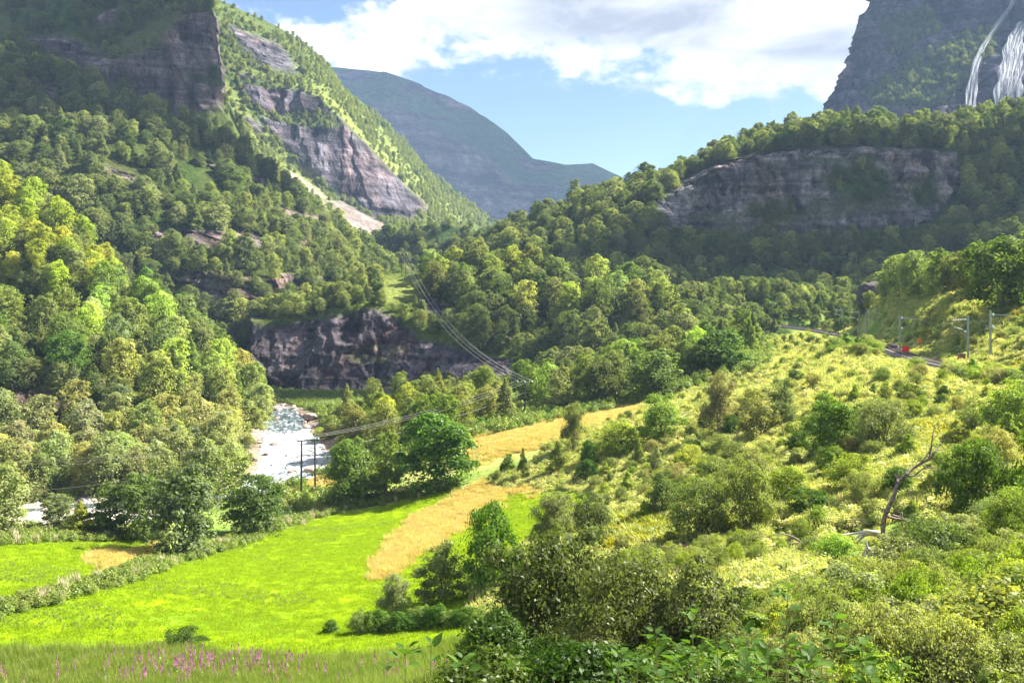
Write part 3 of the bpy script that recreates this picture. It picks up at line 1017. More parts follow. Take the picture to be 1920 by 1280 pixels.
hr_rows = [
    [(860, 480, 580), (900, 458, 560), (930, 445, 550), (960, 418, 540), (1000, 396, 540), (1100, 372, 550), (1200, 350, 560), (1300, 318, 570), (1400, 272, 580), (1500, 242, 590), (1600, 225, 600), (1700, 232, 600), (1800, 222, 600), (1920, 205, 600), (2300, 150, 620)],
    [(860, 500, 540), (960, 450, 500), (1100, 404, 505), (1250, 368, 505), (1350, 318, 505), (1500, 288, 505), (1700, 284, 508), (1800, 295, 520), (1920, 275, 530), (2300, 260, 540)],
    [(860, 500, 500), (960, 455, 480), (1100, 425, 485), (1250, 425, 492), (1400, 430, 490), (1500, 445, 488), (1650, 440, 488), (1750, 410, 495), (1920, 400, 490), (2300, 400, 500)],
    [(860, 570, 440), (1100, 565, 430), (1300, 565, 425), (1500, 560, 420), (1700, 555, 405), (1920, 510, 390), (2300, 490, 380)],
    [(860, 680, 400), (1100, 650, 400), (1300, 620, 390), (1500, 595, 385), (1920, 580, 360), (2300, 560, 340)]]
hr_cliff = [(1205, 400), (1260, 352), (1320, 325), (1385, 298), (1500, 280), (1620, 272), (1800, 282), (1790, 350), (1740, 420), (1620, 440), (1540, 450), (1470, 440), (1350, 425), (1250, 430)]
rh = Relief('right_hill', hr_rows, 460, 260, M_hill, led=0.6, greens=[[(1550, 345), (1600, 305), (1660, 318), (1670, 365), (1600, 385)], [(1400, 395), (1460, 372), (1500, 400), (1450, 430)], [(1700, 350), (1745, 330), (1760, 370), (1715, 395)]], rocks=[hr_cliff, [(930, 425), (990, 420), (980, 445), (930, 450)]],
            veg=(0.045, 0.075, 0.02), veg2=(0.08, 0.10, 0.03), rockcol=(0.175, 0.165, 0.175), hslab=0.25, scale=1.3, amp=3.0, crag=4.4, back=80, seed=800)

ir_rows = [
    [(1665, -150, 1500), (1655, -150, 1250), (1800, -300, 1300), (2500, -560, 1500)],
    [(1640, -20, 1480), (1632, -10, 1240), (1760, -10, 1200), (1920, -30, 1180), (2500, -60, 1150)],
    [(1612, 60, 1450), (1606, 60, 1220), (1750, 70, 1160), (1920, 55, 1130), (2500, 60, 1100)],
    [(1594, 120, 1440), (1588, 125, 1200), (1750, 130, 1120), (1920, 115, 1080), (2500, 120, 1050)],
    [(1560, 180, 1420), (1556, 180, 1180), (1700, 190, 1080), (1920, 195, 1010), (2500, 200, 950)],
    [(1480, 360, 1300), (1500, 360, 1080), (1920, 380, 850), (2500, 400, 800)]]
ir_green = [(1610, 180), (1700, 118), (1800, 70), (1870, 45), (1860, 100), (1830, 130), (1810, 165), (1780, 195), (1640, 190)]
ri = Relief('waterfall_mountain', ir_rows, 300, 260, M_mount, rocks=[[(1500, -200), (2600, -700), (2600, 300), (1500, 240)]], veg=(0.05, 0.09, 0.04), veg2=(0.08, 0.12, 0.05),
            led=0.35, rockcol=(0.11, 0.095, 0.13), greens=[ir_green, [(1650, 40), (1740, 10), (1760, 60), (1680, 100)]], hslab=0.2, scale=3.2, amp=5, crag=4.6, back=None, seed=900, cellv=0.22)  # violet blue of haze and light painted into the rock colour


# ------------------------------------------------------------------ plants: models
def rand_unit(n):
    a = rng.normal(size=(n, 3))
    return a / np.linalg.norm(a, axis=1)[:, None]


def leaves_mesh(name, c, nrm, size, mat, aspect=0.55, jitter=0.7, parent=None):
    """diamond leaves at c facing about nrm"""
    n = len(c)
    nn = nrm + jitter * rand_unit(n)
    nn /= np.linalg.norm(nn, axis=1)[:, None]
    t = np.cross(nn, rand_unit(n))
    t /= np.linalg.norm(t, axis=1)[:, None] + 1e-9
    b = np.cross(nn, t)
    s = (size * (0.6 + 0.8 * rng.random(n)))[:, None]
    v = np.empty((n, 4, 3))
    v[:, 0] = c - t * s
    v[:, 1] = c + b * s * aspect + nn * s * 0.15
    v[:, 2] = c + t * s
    v[:, 3] = c - b * s * aspect + nn * s * 0.15
    f = np.arange(n * 4).reshape(n, 4)
    return mesh_np(name, v.reshape(-1, 3), f, mat)


def crown_points(n, H, Rr, base, lobes, tall=1.0, droop=0.0, shell=0.75, seed_shape='round'):
    """leaf positions on the outer shells of many small lobes, so that a crown has clumps and gaps"""
    L = []
    for i in range(lobes):
        for _ in range(30):
            p = rng.uniform(-1, 1, 3)
            if p @ p < 1:
                break
        hz = (p[2] + 1) / 2
        if seed_shape == 'round':
            wdt = math.sqrt(max(0.0, 1 - (2 * hz - 0.85) ** 2 * 0.62))
        elif seed_shape == 'full':
            wdt = math.sqrt(max(0.0, 1 - (1.7 * hz - 0.62) ** 2 * 0.80)) * random.uniform(0.8, 1.08)
        elif seed_shape == 'cone':
            wdt = max(0.12, 1.08 - hz)
        else:
            wdt = 0.55 + 0.6 * hz * (1.5 - hz)
        rad = Rr * (0.13 + 0.19 * random.random() ** 1.5) * (0.8 + 0.35 * (1 - hz))
        r0 = (Rr - rad * 0.6) * wdt
        a = math.atan2(p[1], p[0]) + i
        r0 *= 1 + 0.22 * math.sin(2 * a + 6 * hz) + 0.15 * math.sin(3 * a - 9 * hz + 1)
        rr = r0 * math.sqrt(random.random()) ** 0.7
        hz = min(1.0, hz * random.uniform(0.9, 1.12))
        L.append((rr * math.cos(a), rr * math.sin(a), base + rad * 0.5 + hz * (H - base - rad), rad))
    L = np.array(L)
    pr = L[:, 3] ** 2
    k = rng.choice(len(L), n, p=pr / pr.sum())
    u = rand_unit(n)
    u[:, 2] = np.where(u[:, 2] < -0.35, -u[:, 2], u[:, 2])
    r_ = L[k, 3] * (1 - shell * rng.random(n) ** 1.3) * (1 + 0.20 * np.abs(rng.normal(size=n)))
    c = L[k, :3] + u * r_[:, None] * np.array([1, 1, 0.85 * tall])
    c[:, 2] -= droop * rng.random(n)
    # loose foliage between the clumps evens the crown out and roughens its outline
    ph = rng.uniform(0, 6.28, 4)
    m = rng.random(n) < 0.20
    zz_ = rng.random(n) ** 0.9
    env = np.sqrt(np.clip(1 - (1.75 * zz_ - 0.68) ** 2 * 0.86, 0.03, 1)) * Rr * (0.25 + 0.80 * rng.random(n) ** 0.7)
    if seed_shape == 'cone':
        env = Rr * (1.05 - zz_) * (0.6 + 0.45 * rng.random(n))
    aa = rng.uniform(0, 6.283, n)
    env = env * (1 + 0.20 * np.sin(aa * 2 + zz_ * 6 + ph[0]) + 0.16 * np.sin(aa * 4 - zz_ * 11 + ph[1]) + 0.12 * np.sin(aa * 7 + zz_ * 17 + ph[2]))
    f = np.c_[env * np.cos(aa), env * np.sin(aa), base + (H - base) * zz_ * 0.97]
    c[m] = f[m]
    u[m] = np.c_[np.cos(aa), np.sin(aa), 0.6 + 0 * aa][m] / 1.17
    return c, u, L


def make_tree(name, H, Rr, base, lobes, nleaf, lsize, mat, shape='round', stems=1, seed=1, child='crown'):
    """one tree or shrub at the origin: (trunk mesh, crown mesh)"""
    global rng
    keep = rng
    rng = np.random.default_rng(seed)
    random.seed(seed)
    c, u, L = crown_points(nleaf, H, Rr, base, lobes, seed_shape=shape)
    cm = leaves_mesh(child, c, u, lsize, mat)
    mb = MB()
    r0 = 0.022 * H
    for s in range(stems):
        if stems == 1:
            pts = [(0, 0, -0.4), (0.01 * H, 0, 0.25 * H), (0.0, 0.02 * H, 0.5 * H), (0.01 * H, 0.01 * H, 0.85 * H)]
            rr = [r0 * 1.3, r0, r0 * 0.7, r0 * 0.2]
        else:
            a = 2 * math.pi * s / stems + random.random()
            e = Rr * 0.55 * (0.4 + random.random() * 0.7)
            pts = [(0.05 * math.cos(a), 0.05 * math.sin(a), -0.3), (e * 0.35 * math.cos(a), e * 0.35 * math.sin(a), 0.3 * H), (e * math.cos(a), e * math.sin(a), 0.8 * H)]
            rr = [r0 * 0.6, r0 * 0.45, r0 * 0.15]
        mb.tube(pts, rr, 6)
    for l in L[rng.choice(len(L), min(len(L), 14), replace=False)]:
        z0 = max(base * 0.6, l[2] * 0.55)
        mb.tube([(0, 0, z0), (l[0] * 0.5, l[1] * 0.5, (z0 + l[2]) / 2 + 0.02 * H), (l[0], l[1], l[2])], [r0 * 0.4, r0 * 0.25, r0 * 0.08], 4)
    tm = bpy.data.meshes.new('trunk')
    tm.from_pydata(mb.v, [], mb.f)
    tm.materials.append(M_bark)
    rng = keep
    return tm, cm


TREE = [make_tree('t', 10, 3.6, 0.6, 48, 12000, 0.19, M_leaf_tree, 'full', 1, 21),
        make_tree('t', 10, 3.0, 0.9, 42, 10500, 0.18, M_leaf_tree, 'full', 1, 22),
        make_tree('t', 10, 4.2, 0.4, 56, 13000, 0.19, M_leaf_tree, 'full', 2, 23),
        make_tree('t', 10, 2.6, 0.7, 36, 9000, 0.17, M_leaf_tree, 'cone', 1, 24),
        make_tree('t', 10, 3.4, 0.5, 48, 12000, 0.19, M_leaf_tree, 'egg', 3, 25),
        make_tree('t', 10, 3.4, 0.6, 46, 11000, 0.19, M_leaf_sun, 'full', 1, 26),
        make_tree('t', 10, 3.0, 0.8, 42, 10000, 0.18, M_leaf_sun, 'egg', 2, 27)]
SHRUB = {
    'willow': [make_tree('s', 3, 1.7, 0.0, 60, 14000, 0.055, M_leaf_will, 'full', 7, 31, 'foliage'), make_tree('s', 3, 1.4, 0.0, 50, 12000, 0.055, M_leaf_will, 'full', 6, 32, 'foliage'),
               make_tree('s', 3, 2.1, 0.0, 75, 16000, 0.056, M_leaf_will, 'full', 8, 33, 'foliage')],
    'alder': [make_tree('s', 3, 1.6, 0.0, 52, 12000, 0.065, M_leaf_dark, 'full', 5, 41, 'foliage'), make_tree('s', 3, 1.9, 0.0, 60, 13000, 0.065, M_leaf_dark, 'full', 6, 42, 'foliage')],
    'birch': [make_tree('s', 3, 1.1, 0.1, 36, 8000, 0.060, M_leaf_bright, 'cone', 3, 51, 'foliage'), make_tree('s', 3, 1.6, 0.0, 55, 12000, 0.058, M_leaf_bright, 'full', 5, 52, 'foliage')],
}
NAMES = {'willow': 'willow_shrub', 'alder': 'alder_shrub', 'birch': 'birch_sapling'}


def look(t, h, lo, hi):
    r_, g_, b_ = t
    c = 'pale grey green' if b_ > 1.15 * r_ else 'yellow green' if b_ < 0.68 * r_ else 'olive green' if r_ > g_ else 'light green' if g_ > 1.15 else 'dark green' if g_ < 0.9 else 'mid green'
    f = (h - lo) / (hi - lo)
    return ('small ' if f < 0.3 else 'tall ' if f > 0.7 else 'medium ') + c


MARKS = {
    'wood': [(60, 610, 'just below the dark overhang'), (260, 620, 'high on the slope'), (440, 710, 'by the dark cliff corner'), (210, 690, 'half way down the slope'), (60, 740, 'above the lower rock band'),
             (350, 750, 'above the mossy ledge'), (470, 780, 'beside the rapids')],
    'shoulder': [(20, 330, 'at the left end'), (100, 400, 'on the crest'), (30, 470, 'low on the left side'), (150, 500, 'above the overhang tip')],
    'bank': [(40, 860, 'at the left end'), (180, 860, 'behind the gravel bank'), (320, 860, 'behind the willow'), (440, 840, 'nearest the rapids')],
    'hill': [(1560, 850, 'near the big dark bush'), (1350, 800, 'near the tall grey olive bush'), (1720, 880, 'uphill of the dead tree'), (1620, 690, 'just below the railway'), (1130, 870, 'near the pink flowers'),
             (1450, 940, 'uphill of the fallen branches'), (1880, 760, 'near the right edge'), (1280, 930, 'above the yellow ferns'), (1480, 740, 'high on the open slope')],
    'ridge': [(980, 740, 'behind the single power pole'), (1110, 720, 'at its lower left end'), (1225, 690, 'in its middle'), (1340, 650, 'around the domed dark tree'), (1420, 630, 'nearest the railway')],
    'corner': [(1480, 1240, 'behind the tall leafy shoots'), (1640, 1150, 'below the bare earth'), (1780, 1080, 'below the dead tree'), (1900, 1180, 'at the right edge'), (1700, 1270, 'at the bottom edge')],
    'knoll': [(850, 500, 'right beside the hanging wires'), (940, 500, 'at its highest part'), (1050, 530, 'in its middle'), (1200, 580, 'at its right end')],
    'centre': [(950, 1250, 'left of the big dark bush'), (1100, 1250, 'under the big dark bush'), (1280, 1220, 'right of the big dark bush'), (1430, 1230, 'beside the tall leafy shoots')],
    'grove': [(640, 800, 'next to the rapids'), (760, 790, 'in its middle'), (880, 780, 'at its upper end')],
    'mast': [(1530, 570, 'above the far masts'), (1660, 560, 'behind the dark outcrop'), (1800, 550, 'above the right masts')],
    'embank': [(1740, 620, 'near the orange marker'), (1830, 640, 'near the brown cabinet'), (1900, 640, 'right of the last mast')],
}


def fill_label(label, loc, h, span, tint):
    if '{' not in label:
        return label
    px, py = project(np.array([loc[:]], float))
    key = label[label.index('{@') + 2:label.index('}', label.index('{@'))]
    z = min(MARKS[key], key=lambda m: (m[0] - px[0]) ** 2 + (m[1] - py[0]) ** 2)[2]
    return label.replace('{@' + key + '}', z).replace('{look}', look(tint, h, *span))


def put(kind, variant, loc, h, width=None, label='', cat='', group=None, tint=None, name=None, rz=None, span=(1, 3)):
    label = fill_label(label, loc, h, span, tint or (1, 1, 1))
    if kind == 'tree':
        tm, cm = TREE[variant % len(TREE)]
        H0, W0, nm, pn = 10.0, (7.2, 6.0, 8.4, 5.2, 6.8, 6.8, 6.0)[variant % 7], name or 'broadleaf_tree', ('trunk', 'crown')
    else:
        lst = SHRUB[kind]
        tm, cm = lst[variant % len(lst)]
        H0, W0 = 3.0, {'willow': (3.4, 2.8, 4.2), 'alder': (3.2, 3.8), 'birch': (2.2, 3.2)}[kind][variant % len(lst)]
        nm, pn = name or NAMES[kind], ('stems', 'foliage')
    sz = h / H0
    sx = sz if width is None else min(max(width / W0, sz * 0.45), sz * 2.4)
    rt = empty(nm, (loc[0], loc[1], loc[2] - 0.02 * h), random.uniform(0, 6.28) if rz is None else rz, (sx, sx, sz))
    tag(rt, label, cat or ('tree' if kind == 'tree' else 'shrub'), group)
    a = obj(pn[0], tm, rt)
    b = obj(pn[1], cm, rt)
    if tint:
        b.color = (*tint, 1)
    return rt, b


GOLD = (1.35, 1.35, 0.7)
PALE = (1.35, 1.4, 1.7)
DARK = (0.65, 0.75, 0.8)
OLIVE = (1.18, 1.12, 1.0)
WH = (1.1, 1.1, 1.1)


def rt_tint(opts):
    a = random.choice(opts)
    j = random.uniform(0.85, 1.15)
    return tuple(c * j * random.uniform(0.93, 1.07) for c in a)


# --- trees with a place and a look of their own
def px_plant(kind, variant, px, py, wpx, hpx, label, tint=None, group=None, cat=None, name=None):
    h_ = hit(px, py)
    s = h_.y / FPX
    return put(kind, variant, h_, hpx * s * 1.03, wpx * s, label, cat, group, tint, name)


single = [
    ('tree', 4, 342, 1045, 135, 172, 'large grey green willow standing between the two fields', (1.15, 1.05, 1.7)),
    ('tree', 2, 478, 1002, 118, 112, 'rounded green tree right of the grey green willow between the fields', (0.9, 1.0, 1.0)),
    ('tree', 0, 268, 1012, 95, 125, 'dark green tree close behind the grey green willow', (0.7, 0.9, 0.8)),
    ('tree', 0, 108, 996, 62, 72, 'small grey green tree in front of the white gravel bank', (1.2, 1.2, 1.7)),
    ('tree', 3, 150, 1003, 58, 66, 'small yellow green cone shaped tree in front of the gravel bank', (1.7, 1.6, 0.8)),
    ('tree', 1, 205, 1003, 70, 95, 'slender dark tree with a bare stem before the gravel bank', (0.8, 0.9, 0.9)),
    ('tree', 1, 8, 1003, 85, 135, 'pale green tree at the left edge beside the gravel bank', (1.5, 1.5, 1.5)),
    ('tree', 2, 655, 948, 105, 125, 'broad leafy green tree just right of the twin power poles', (0.85, 1.05, 0.8)),
    ('tree', 1, 722, 930, 62, 120, 'slimmer light green tree between the two broad trees above the meadow', (1.1, 1.25, 0.9)),
    ('tree', 0, 815, 918, 150, 145, 'biggest dark rounded tree at the upper end of the meadow hedge', (0.8, 1.15, 0.6)),
    ('willow', 0, 1076, 845, 52, 92, 'tall grey green bush at the edge of the orange grass slope', (1.0, 0.95, 1.1)),
    ('birch', 0, 1046, 888, 52, 62, 'round yellow green bush below the tall grey green bush', (0.8, 0.75, 0.9)),
    ('birch', 0, 981, 897, 27, 58, 'narrow upright sapling on the pale grass near the orange field tip', (0.6, 0.6, 0.8)),
    ('birch', 1, 953, 886, 26, 36, 'tiny bush left of the narrow upright sapling', (0.6, 0.65, 0.9)),
    ('alder', 0, 1104, 877, 36, 52, 'small dark oval bush beside the pink flowers', (1.0, 1.1, 1.0)),
    ('birch', 1, 1160, 852, 95, 62, 'wide bright green bush above the pink flowers', (0.95, 1.05, 0.8)),
    ('birch', 0, 1197, 872, 26, 52, 'thin young tree right of the wide bright green bush', (0.8, 0.8, 0.9)),
    ('birch', 0, 1232, 892, 34, 58, 'pale conical sapling on the open flowery slope', (1.0, 1.0, 2.0)),
    ('willow', 1, 1240, 825, 85, 85, 'leafy green bush behind the pale conical sapling', (0.8, 1.1, 0.5)),
    ('willow', 0, 1350, 815, 72, 118, 'tall grey olive bush in the middle of the hillside', (0.95, 0.85, 1.1)),
    ('willow', 1, 1414, 822, 78, 92, 'rounded olive bush right of the tall grey olive bush', (1.1, 1.05, 0.9)),
    ('willow', 1, 1466, 795, 60, 85, 'dark grey green bush below the railway slope', (0.8, 0.9, 0.9)),
    ('alder', 1, 1562, 862, 110, 115, 'big dark bush half way up the sunny hillside', (1.25, 1.35, 1.1)),
    ('willow', 2, 1655, 850, 120, 105, 'large grey green bush joined to the big dark bush on its right', (0.8, 0.85, 0.9)),
    ('willow', 1, 1242, 968, 60, 85, 'grey green bush with a shadow on its left by the yellow ferns', (0.7, 0.8, 0.8)),
    ('willow', 2, 1312, 1018, 120, 125, 'spreading bush with a dark base below the open slope', (0.75, 0.85, 0.7)),
    ('willow', 0, 1400, 1000, 110, 140, 'tall feathery bush left of the fallen branches', (1.0, 1.0, 0.9)),
    ('alder', 1, 1520, 968, 95, 52, 'low dark bush between the feathery bush and the dead tree', (1.2, 1.2, 1.0)),
    ('birch', 1, 1568, 1066, 92, 66, 'bright green tuft shaped bush between the fallen branches', (0.9, 1.1, 1.0)),
    ('alder', 0, 1550, 1122, 80, 56, 'dark green low bush above the bare earth patch', (1.3, 1.3, 1.0)),
    ('alder', 1, 1840, 1010, 150, 190, 'big dark leafy bush right of the dead tree', (1.2, 1.15, 1.3)),
    ('willow', 2, 1745, 1100, 170, 130, 'wide dark bush at the foot of the dead tree', (0.6, 0.7, 0.7)),
    ('alder', 0, 920, 1108, 115, 165, 'dark green alder rising behind the large foreground bush', (1.3, 1.45, 0.9)),
    ('willow', 1, 832, 1125, 105, 105, 'grey green rounded bush at the meadow edge', (0.75, 0.8, 0.8)),
    ('willow', 0, 742, 1160, 72, 85, 'small silvery bush at the tip of the shrub row in the meadow', (0.9, 0.95, 1.2)),
    ('alder', 1, 342, 1222, 85, 44, 'lone low bush at the near edge of the meadow', (1.3, 1.2, 1.0)),
    ('alder', 0, 621, 1187, 32, 26, 'tiny round bush alone in the bright meadow', (1.2, 1.3, 0.9)),
    ('willow', 2, 1045, 1010, 90, 90, 'grey bush behind the large foreground bush on its left', (0.8, 0.85, 0.9)),
    ('willow', 0, 1110, 1030, 90, 110, 'grey green bush between the yellow ferns and the foreground bush', (0.7, 0.75, 0.8)),
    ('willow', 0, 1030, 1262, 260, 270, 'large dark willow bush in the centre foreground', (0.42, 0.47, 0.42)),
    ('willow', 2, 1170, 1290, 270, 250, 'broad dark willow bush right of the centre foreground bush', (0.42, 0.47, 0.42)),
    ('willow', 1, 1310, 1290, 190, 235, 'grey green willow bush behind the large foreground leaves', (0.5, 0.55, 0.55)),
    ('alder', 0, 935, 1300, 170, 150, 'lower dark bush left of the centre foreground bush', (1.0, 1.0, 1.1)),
    ('birch', 1, 1905, 1275, 250, 220, 'dense pale green bush in the lower right corner', (0.75, 0.75, 1.4)),
    ('willow', 2, 1700, 1300, 240, 150, 'low green bush at the bottom right beside the corner bush', (0.75, 0.85, 0.6)),
    ('birch', 1, 1820, 1160, 190, 130, 'yellow green bush sloping along the lower right hillside', (0.75, 0.72, 1.2)),
    ('willow', 2, 1905, 1060, 130, 150, 'light green bush on the right edge below the dark leafy bush', (0.9, 1.0, 0.7)),
    ('alder', 1, 1640, 1190, 120, 90, 'dark green bush right of the bare earth patch', (1.4, 1.4, 1.2)),
    ('birch', 1, 1905, 820, 120, 110, 'bright green bush at the right edge of the hillside', (0.9, 1.0, 1.2)),
    ('birch', 1, 1500, 1010, 40, 40, 'small light bush just above the fallen branches', (0.8, 0.85, 1.0)),
    ('tree', 2, 1880, 585, 150, 140, 'big dark leafy tree above the railway at the right edge', (0.9, 1.0, 0.7)),
    ('tree', 0, 1350, 700, 110, 82, 'domed dark tree at the front of the wood on the ridge', (0.75, 0.95, 0.7)),
    ('tree', 4, 1225, 745, 110, 88, 'leafy green tree at the lower front edge of the ridge wood', (0.9, 1.05, 0.8)),
]
for s in single:
    px_plant(s[0], s[1], s[2], s[3], s[4], s[5], s[6], s[7])


# --- trees of the same sort in groups
used = [(o.location.x, o.location.y) for o in scene.objects if o.type == 'EMPTY']


def spread(cand, mind, nmax, taken):
    out = []
    for p in cand:
        if all((p[0] - a) ** 2 + (p[1] - b) ** 2 > mind * mind for a, b in taken):
            taken.append((p[0], p[1]))
            out.append(p)
            if len(out) >= nmax:
                break
    return out


def spread3(cand, mind, nmax):
    out = np.empty((0, 3))
    for p in cand:
        if len(out) == 0 or ((out - p) ** 2).sum(1).min() > mind * mind:
            out = np.vstack([out, p])
            if len(out) >= nmax:
                break
    return out


# the sunlit wood across the river
B_pts = spread3(rb.sample(3000, rock_ok=0.4, vmin=rb.t0, umin=0.22), 7.4, 120)
B_pts = B_pts[np.argsort(B_pts[:, 1])]
for p in B_pts:
    px, py = project(p[None])
    px, py = px[0], py[0]
    top = py < 560 and px < 230
    if top:
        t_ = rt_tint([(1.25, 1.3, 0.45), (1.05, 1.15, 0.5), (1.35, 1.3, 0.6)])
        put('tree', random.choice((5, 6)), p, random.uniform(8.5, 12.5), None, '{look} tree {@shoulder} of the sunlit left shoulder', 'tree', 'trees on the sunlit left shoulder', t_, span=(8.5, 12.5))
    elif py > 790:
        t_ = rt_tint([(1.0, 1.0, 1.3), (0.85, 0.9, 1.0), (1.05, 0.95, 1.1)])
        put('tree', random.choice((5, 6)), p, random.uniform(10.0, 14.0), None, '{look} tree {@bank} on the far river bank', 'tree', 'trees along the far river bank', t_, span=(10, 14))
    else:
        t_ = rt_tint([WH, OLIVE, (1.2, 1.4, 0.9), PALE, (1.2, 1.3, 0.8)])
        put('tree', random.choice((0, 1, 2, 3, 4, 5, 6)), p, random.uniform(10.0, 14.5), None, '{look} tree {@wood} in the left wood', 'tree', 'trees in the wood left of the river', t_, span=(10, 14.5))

for p in spread3(rg.sample(900, rock_ok=0.5, polys=[[(790, 520), (1000, 515), (1180, 540), (1260, 575), (1250, 625), (1000, 610), (800, 580)]]), 10, 26):
    put('tree', random.choice((5, 6, 2, 4)), p, random.uniform(14, 19), None, '{look} tree on the knoll {@knoll}', 'tree', 'tall trees on the knoll', rt_tint([(1.3, 1.3, 0.8), (0.9, 0.85, 0.7), (1.1, 1.2, 0.9)]), span=(14, 19))
# far bank flat, between river and slope
cand = []
for k in range(900):
    px, d = random.uniform(-60, 440), 142 + 40 * random.random() ** 1.6
    x = (px - CX) / FPX * d
    dd, _, rw_ = river_info(np.array([x]), np.array([d]))
    if dd[0] > rw_[0] + 3 and x < -48:
        cand.append((x, d, ground1(x, d)))
for p in spread(cand, 4.6, 50, used):
    put('tree', random.choice((5, 6)), p, random.uniform(8, 11.5), None, '{look} tree {@bank} on the far river bank', 'tree', 'trees along the far river bank', rt_tint([(1.0, 1.0, 1.3), (0.85, 0.9, 1.0), (1.05, 0.95, 1.1)]), span=(8, 11.5))


def region(poly, n, mind, hr, label, group, tints, kinds=('tree',), name=None, cat=None, wfac=None):
    xs, ys = [p[0] for p in poly], [p[1] for p in poly]
    cand = []
    k = 0
    while len(cand) < n * 3 and k < n * 14:
        k += 1
        px, py = random.uniform(min(xs), max(xs)), random.uniform(min(ys), max(ys))
        if inpoly(np.array([px]), np.array([py]), poly)[0]:
            h_ = hit(px, py)
            if h_ is not None and not (957 < px < 1012 and h_.y < 198):
                cand.append(h_)
    for p in spread(cand, mind, n, used):
        kd = random.choice(kinds)
        h = random.uniform(*hr)
        put(kd, random.randrange(6), p, h, h * random.uniform(*wfac) if wfac else None, label, cat, group, rt_tint(tints), name, span=hr)


region([(600, 800), (660, 770), (740, 755), (820, 745), (900, 745), (950, 765), (930, 800), (880, 815), (850, 830), (700, 850), (620, 835)], 30, 5.0, (7, 10),
       '{look} tree {@grove} of the grove right of the river', 'trees in the grove right of the river', [GOLD, (1.3, 1.3, 0.8), OLIVE])
region([(930, 800), (1010, 792), (1100, 772), (1200, 738), (1320, 698), (1440, 655), (1450, 625), (1250, 650), (1080, 705), (960, 745)], 50, 4.8, (8, 11.5),
       '{look} tree of the ridge wood, {@ridge}', 'trees in the ridge wood below the railway', [WH, (1.2, 1.3, 0.8), OLIVE, (0.9, 1.1, 0.8)])
region([(1500, 585), (1560, 575), (1660, 565), (1830, 560), (1830, 535), (1500, 550)], 26, 4.0, (8, 12),
       '{look} tree {@mast} in the row behind the railway', 'trees behind the railway masts', [PALE, OLIVE, (1.5, 1.5, 1.3)])
region([(1840, 560), (1990, 560), (2000, 470), (1850, 500)], 8, 6.0, (6, 9),
       'bushy tree on the bank above the railway at the right edge', 'trees on the bank above the railway', [(1.3, 1.4, 0.8), WH])

# shrubs scattered over the sunny hillside
hill_poly = [(1030, 880), (1200, 800), (1330, 740), (1440, 680), (1560, 640), (1700, 690), (1920, 700), (1990, 800), (1960, 1100), (1700, 1000), (1400, 960), (1150, 960)]
region(hill_poly, 95, 2.1, (1.3, 3.4), '{look} shrub {@hill} on the sunny hillside', 'low shrubs on the sunny hillside', [(0.9, 0.95, 0.8), (1.1, 1.05, 1.0), (0.8, 0.9, 0.8), (1.3, 1.2, 1.2)],
       ('willow', 'willow', 'birch', 'birch', 'alder'), wfac=(0.7, 1.3))
region([(1560, 650), (1600, 640), (1660, 658), (1640, 675), (1560, 665)], 16, 1.6, (1.6, 3.2), 'bushy shrub that hides the middle of the railway track', 'shrubs hiding the middle of the track', [(0.9, 1.0, 0.8), (1.2, 1.2, 1.2)], ('birch', 'willow'), wfac=(1.0, 1.6))
region([(1765, 700), (1960, 716), (1960, 745), (1770, 712)], 24, 1.5, (1.6, 3.0), 'bright green shrub in front of the right end of the railway track', 'shrubs before the right end of the track', [(0.9, 1.0, 0.8), (1.2, 1.2, 1.3)], ('birch', 'birch', 'willow'), wfac=(1.0, 1.6))
region([(1430, 640), (1500, 635), (1640, 650), (1600, 680), (1450, 700)], 16, 2.5, (1.0, 2.2), 'green shrub on the bank just below the railway track', 'shrubs below the railway track', [(0.9, 1.0, 0.8), (1.2, 1.2, 0.9)], ('birch', 'alder', 'willow'), wfac=(1.0, 1.6))
region([(1700, 640), (1920, 650), (1940, 590), (1740, 590)], 26, 2.5, (1.2, 2.6), '{look} shrub {@embank} on the bank above the railway', 'shrubs above the railway track', [(1.1, 1.1, 1.2), (1.3, 1.2, 1.2)], ('birch', 'willow'), wfac=(1.0, 1.6))
region([(1460, 1270), (1650, 1180), (1800, 1060), (1980, 1000), (1990, 1290), (1600, 1300)], 30, 1.3, (0.8, 1.7), '{look} shrub {@corner} in the lower right thicket', 'shrubs in the lower right thicket', [(0.8, 0.85, 0.9), (0.95, 0.95, 1.3), (0.7, 0.8, 0.6)], ('birch', 'willow', 'willow'), wfac=(1.0, 1.6))
region([(1380, 1300), (1480, 1200), (1620, 1120), (1760, 1040), (1990, 900), (1990, 1310)], 60, 1.2, (1.1, 2.4), '{look} shrub {@corner} in the lower right thicket', 'shrubs in the lower right thicket', [(0.9, 0.95, 1.1), (1.1, 1.1, 1.5), (0.8, 0.9, 0.6)], ('birch', 'willow', 'willow'), wfac=(1.0, 1.6))
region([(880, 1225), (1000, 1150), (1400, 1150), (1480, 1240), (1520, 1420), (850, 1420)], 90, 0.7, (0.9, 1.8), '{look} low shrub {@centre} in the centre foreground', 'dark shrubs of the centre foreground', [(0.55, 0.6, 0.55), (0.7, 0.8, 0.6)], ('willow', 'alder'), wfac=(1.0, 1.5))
# the shrub row reaching into the meadow
for k in range(13):
    px_plant('alder' if k % 3 else 'willow', k, 672 + k * 19, 1188 - k * 1.5 + random.uniform(-3, 3), 44, random.uniform(30, 46), 'dark leafy shrub in the low row reaching into the bright meadow',
             (1.1, 1.3, 0.8) if k % 3 else (0.7, 0.9, 0.6), 'shrubs of the low row in the meadow')
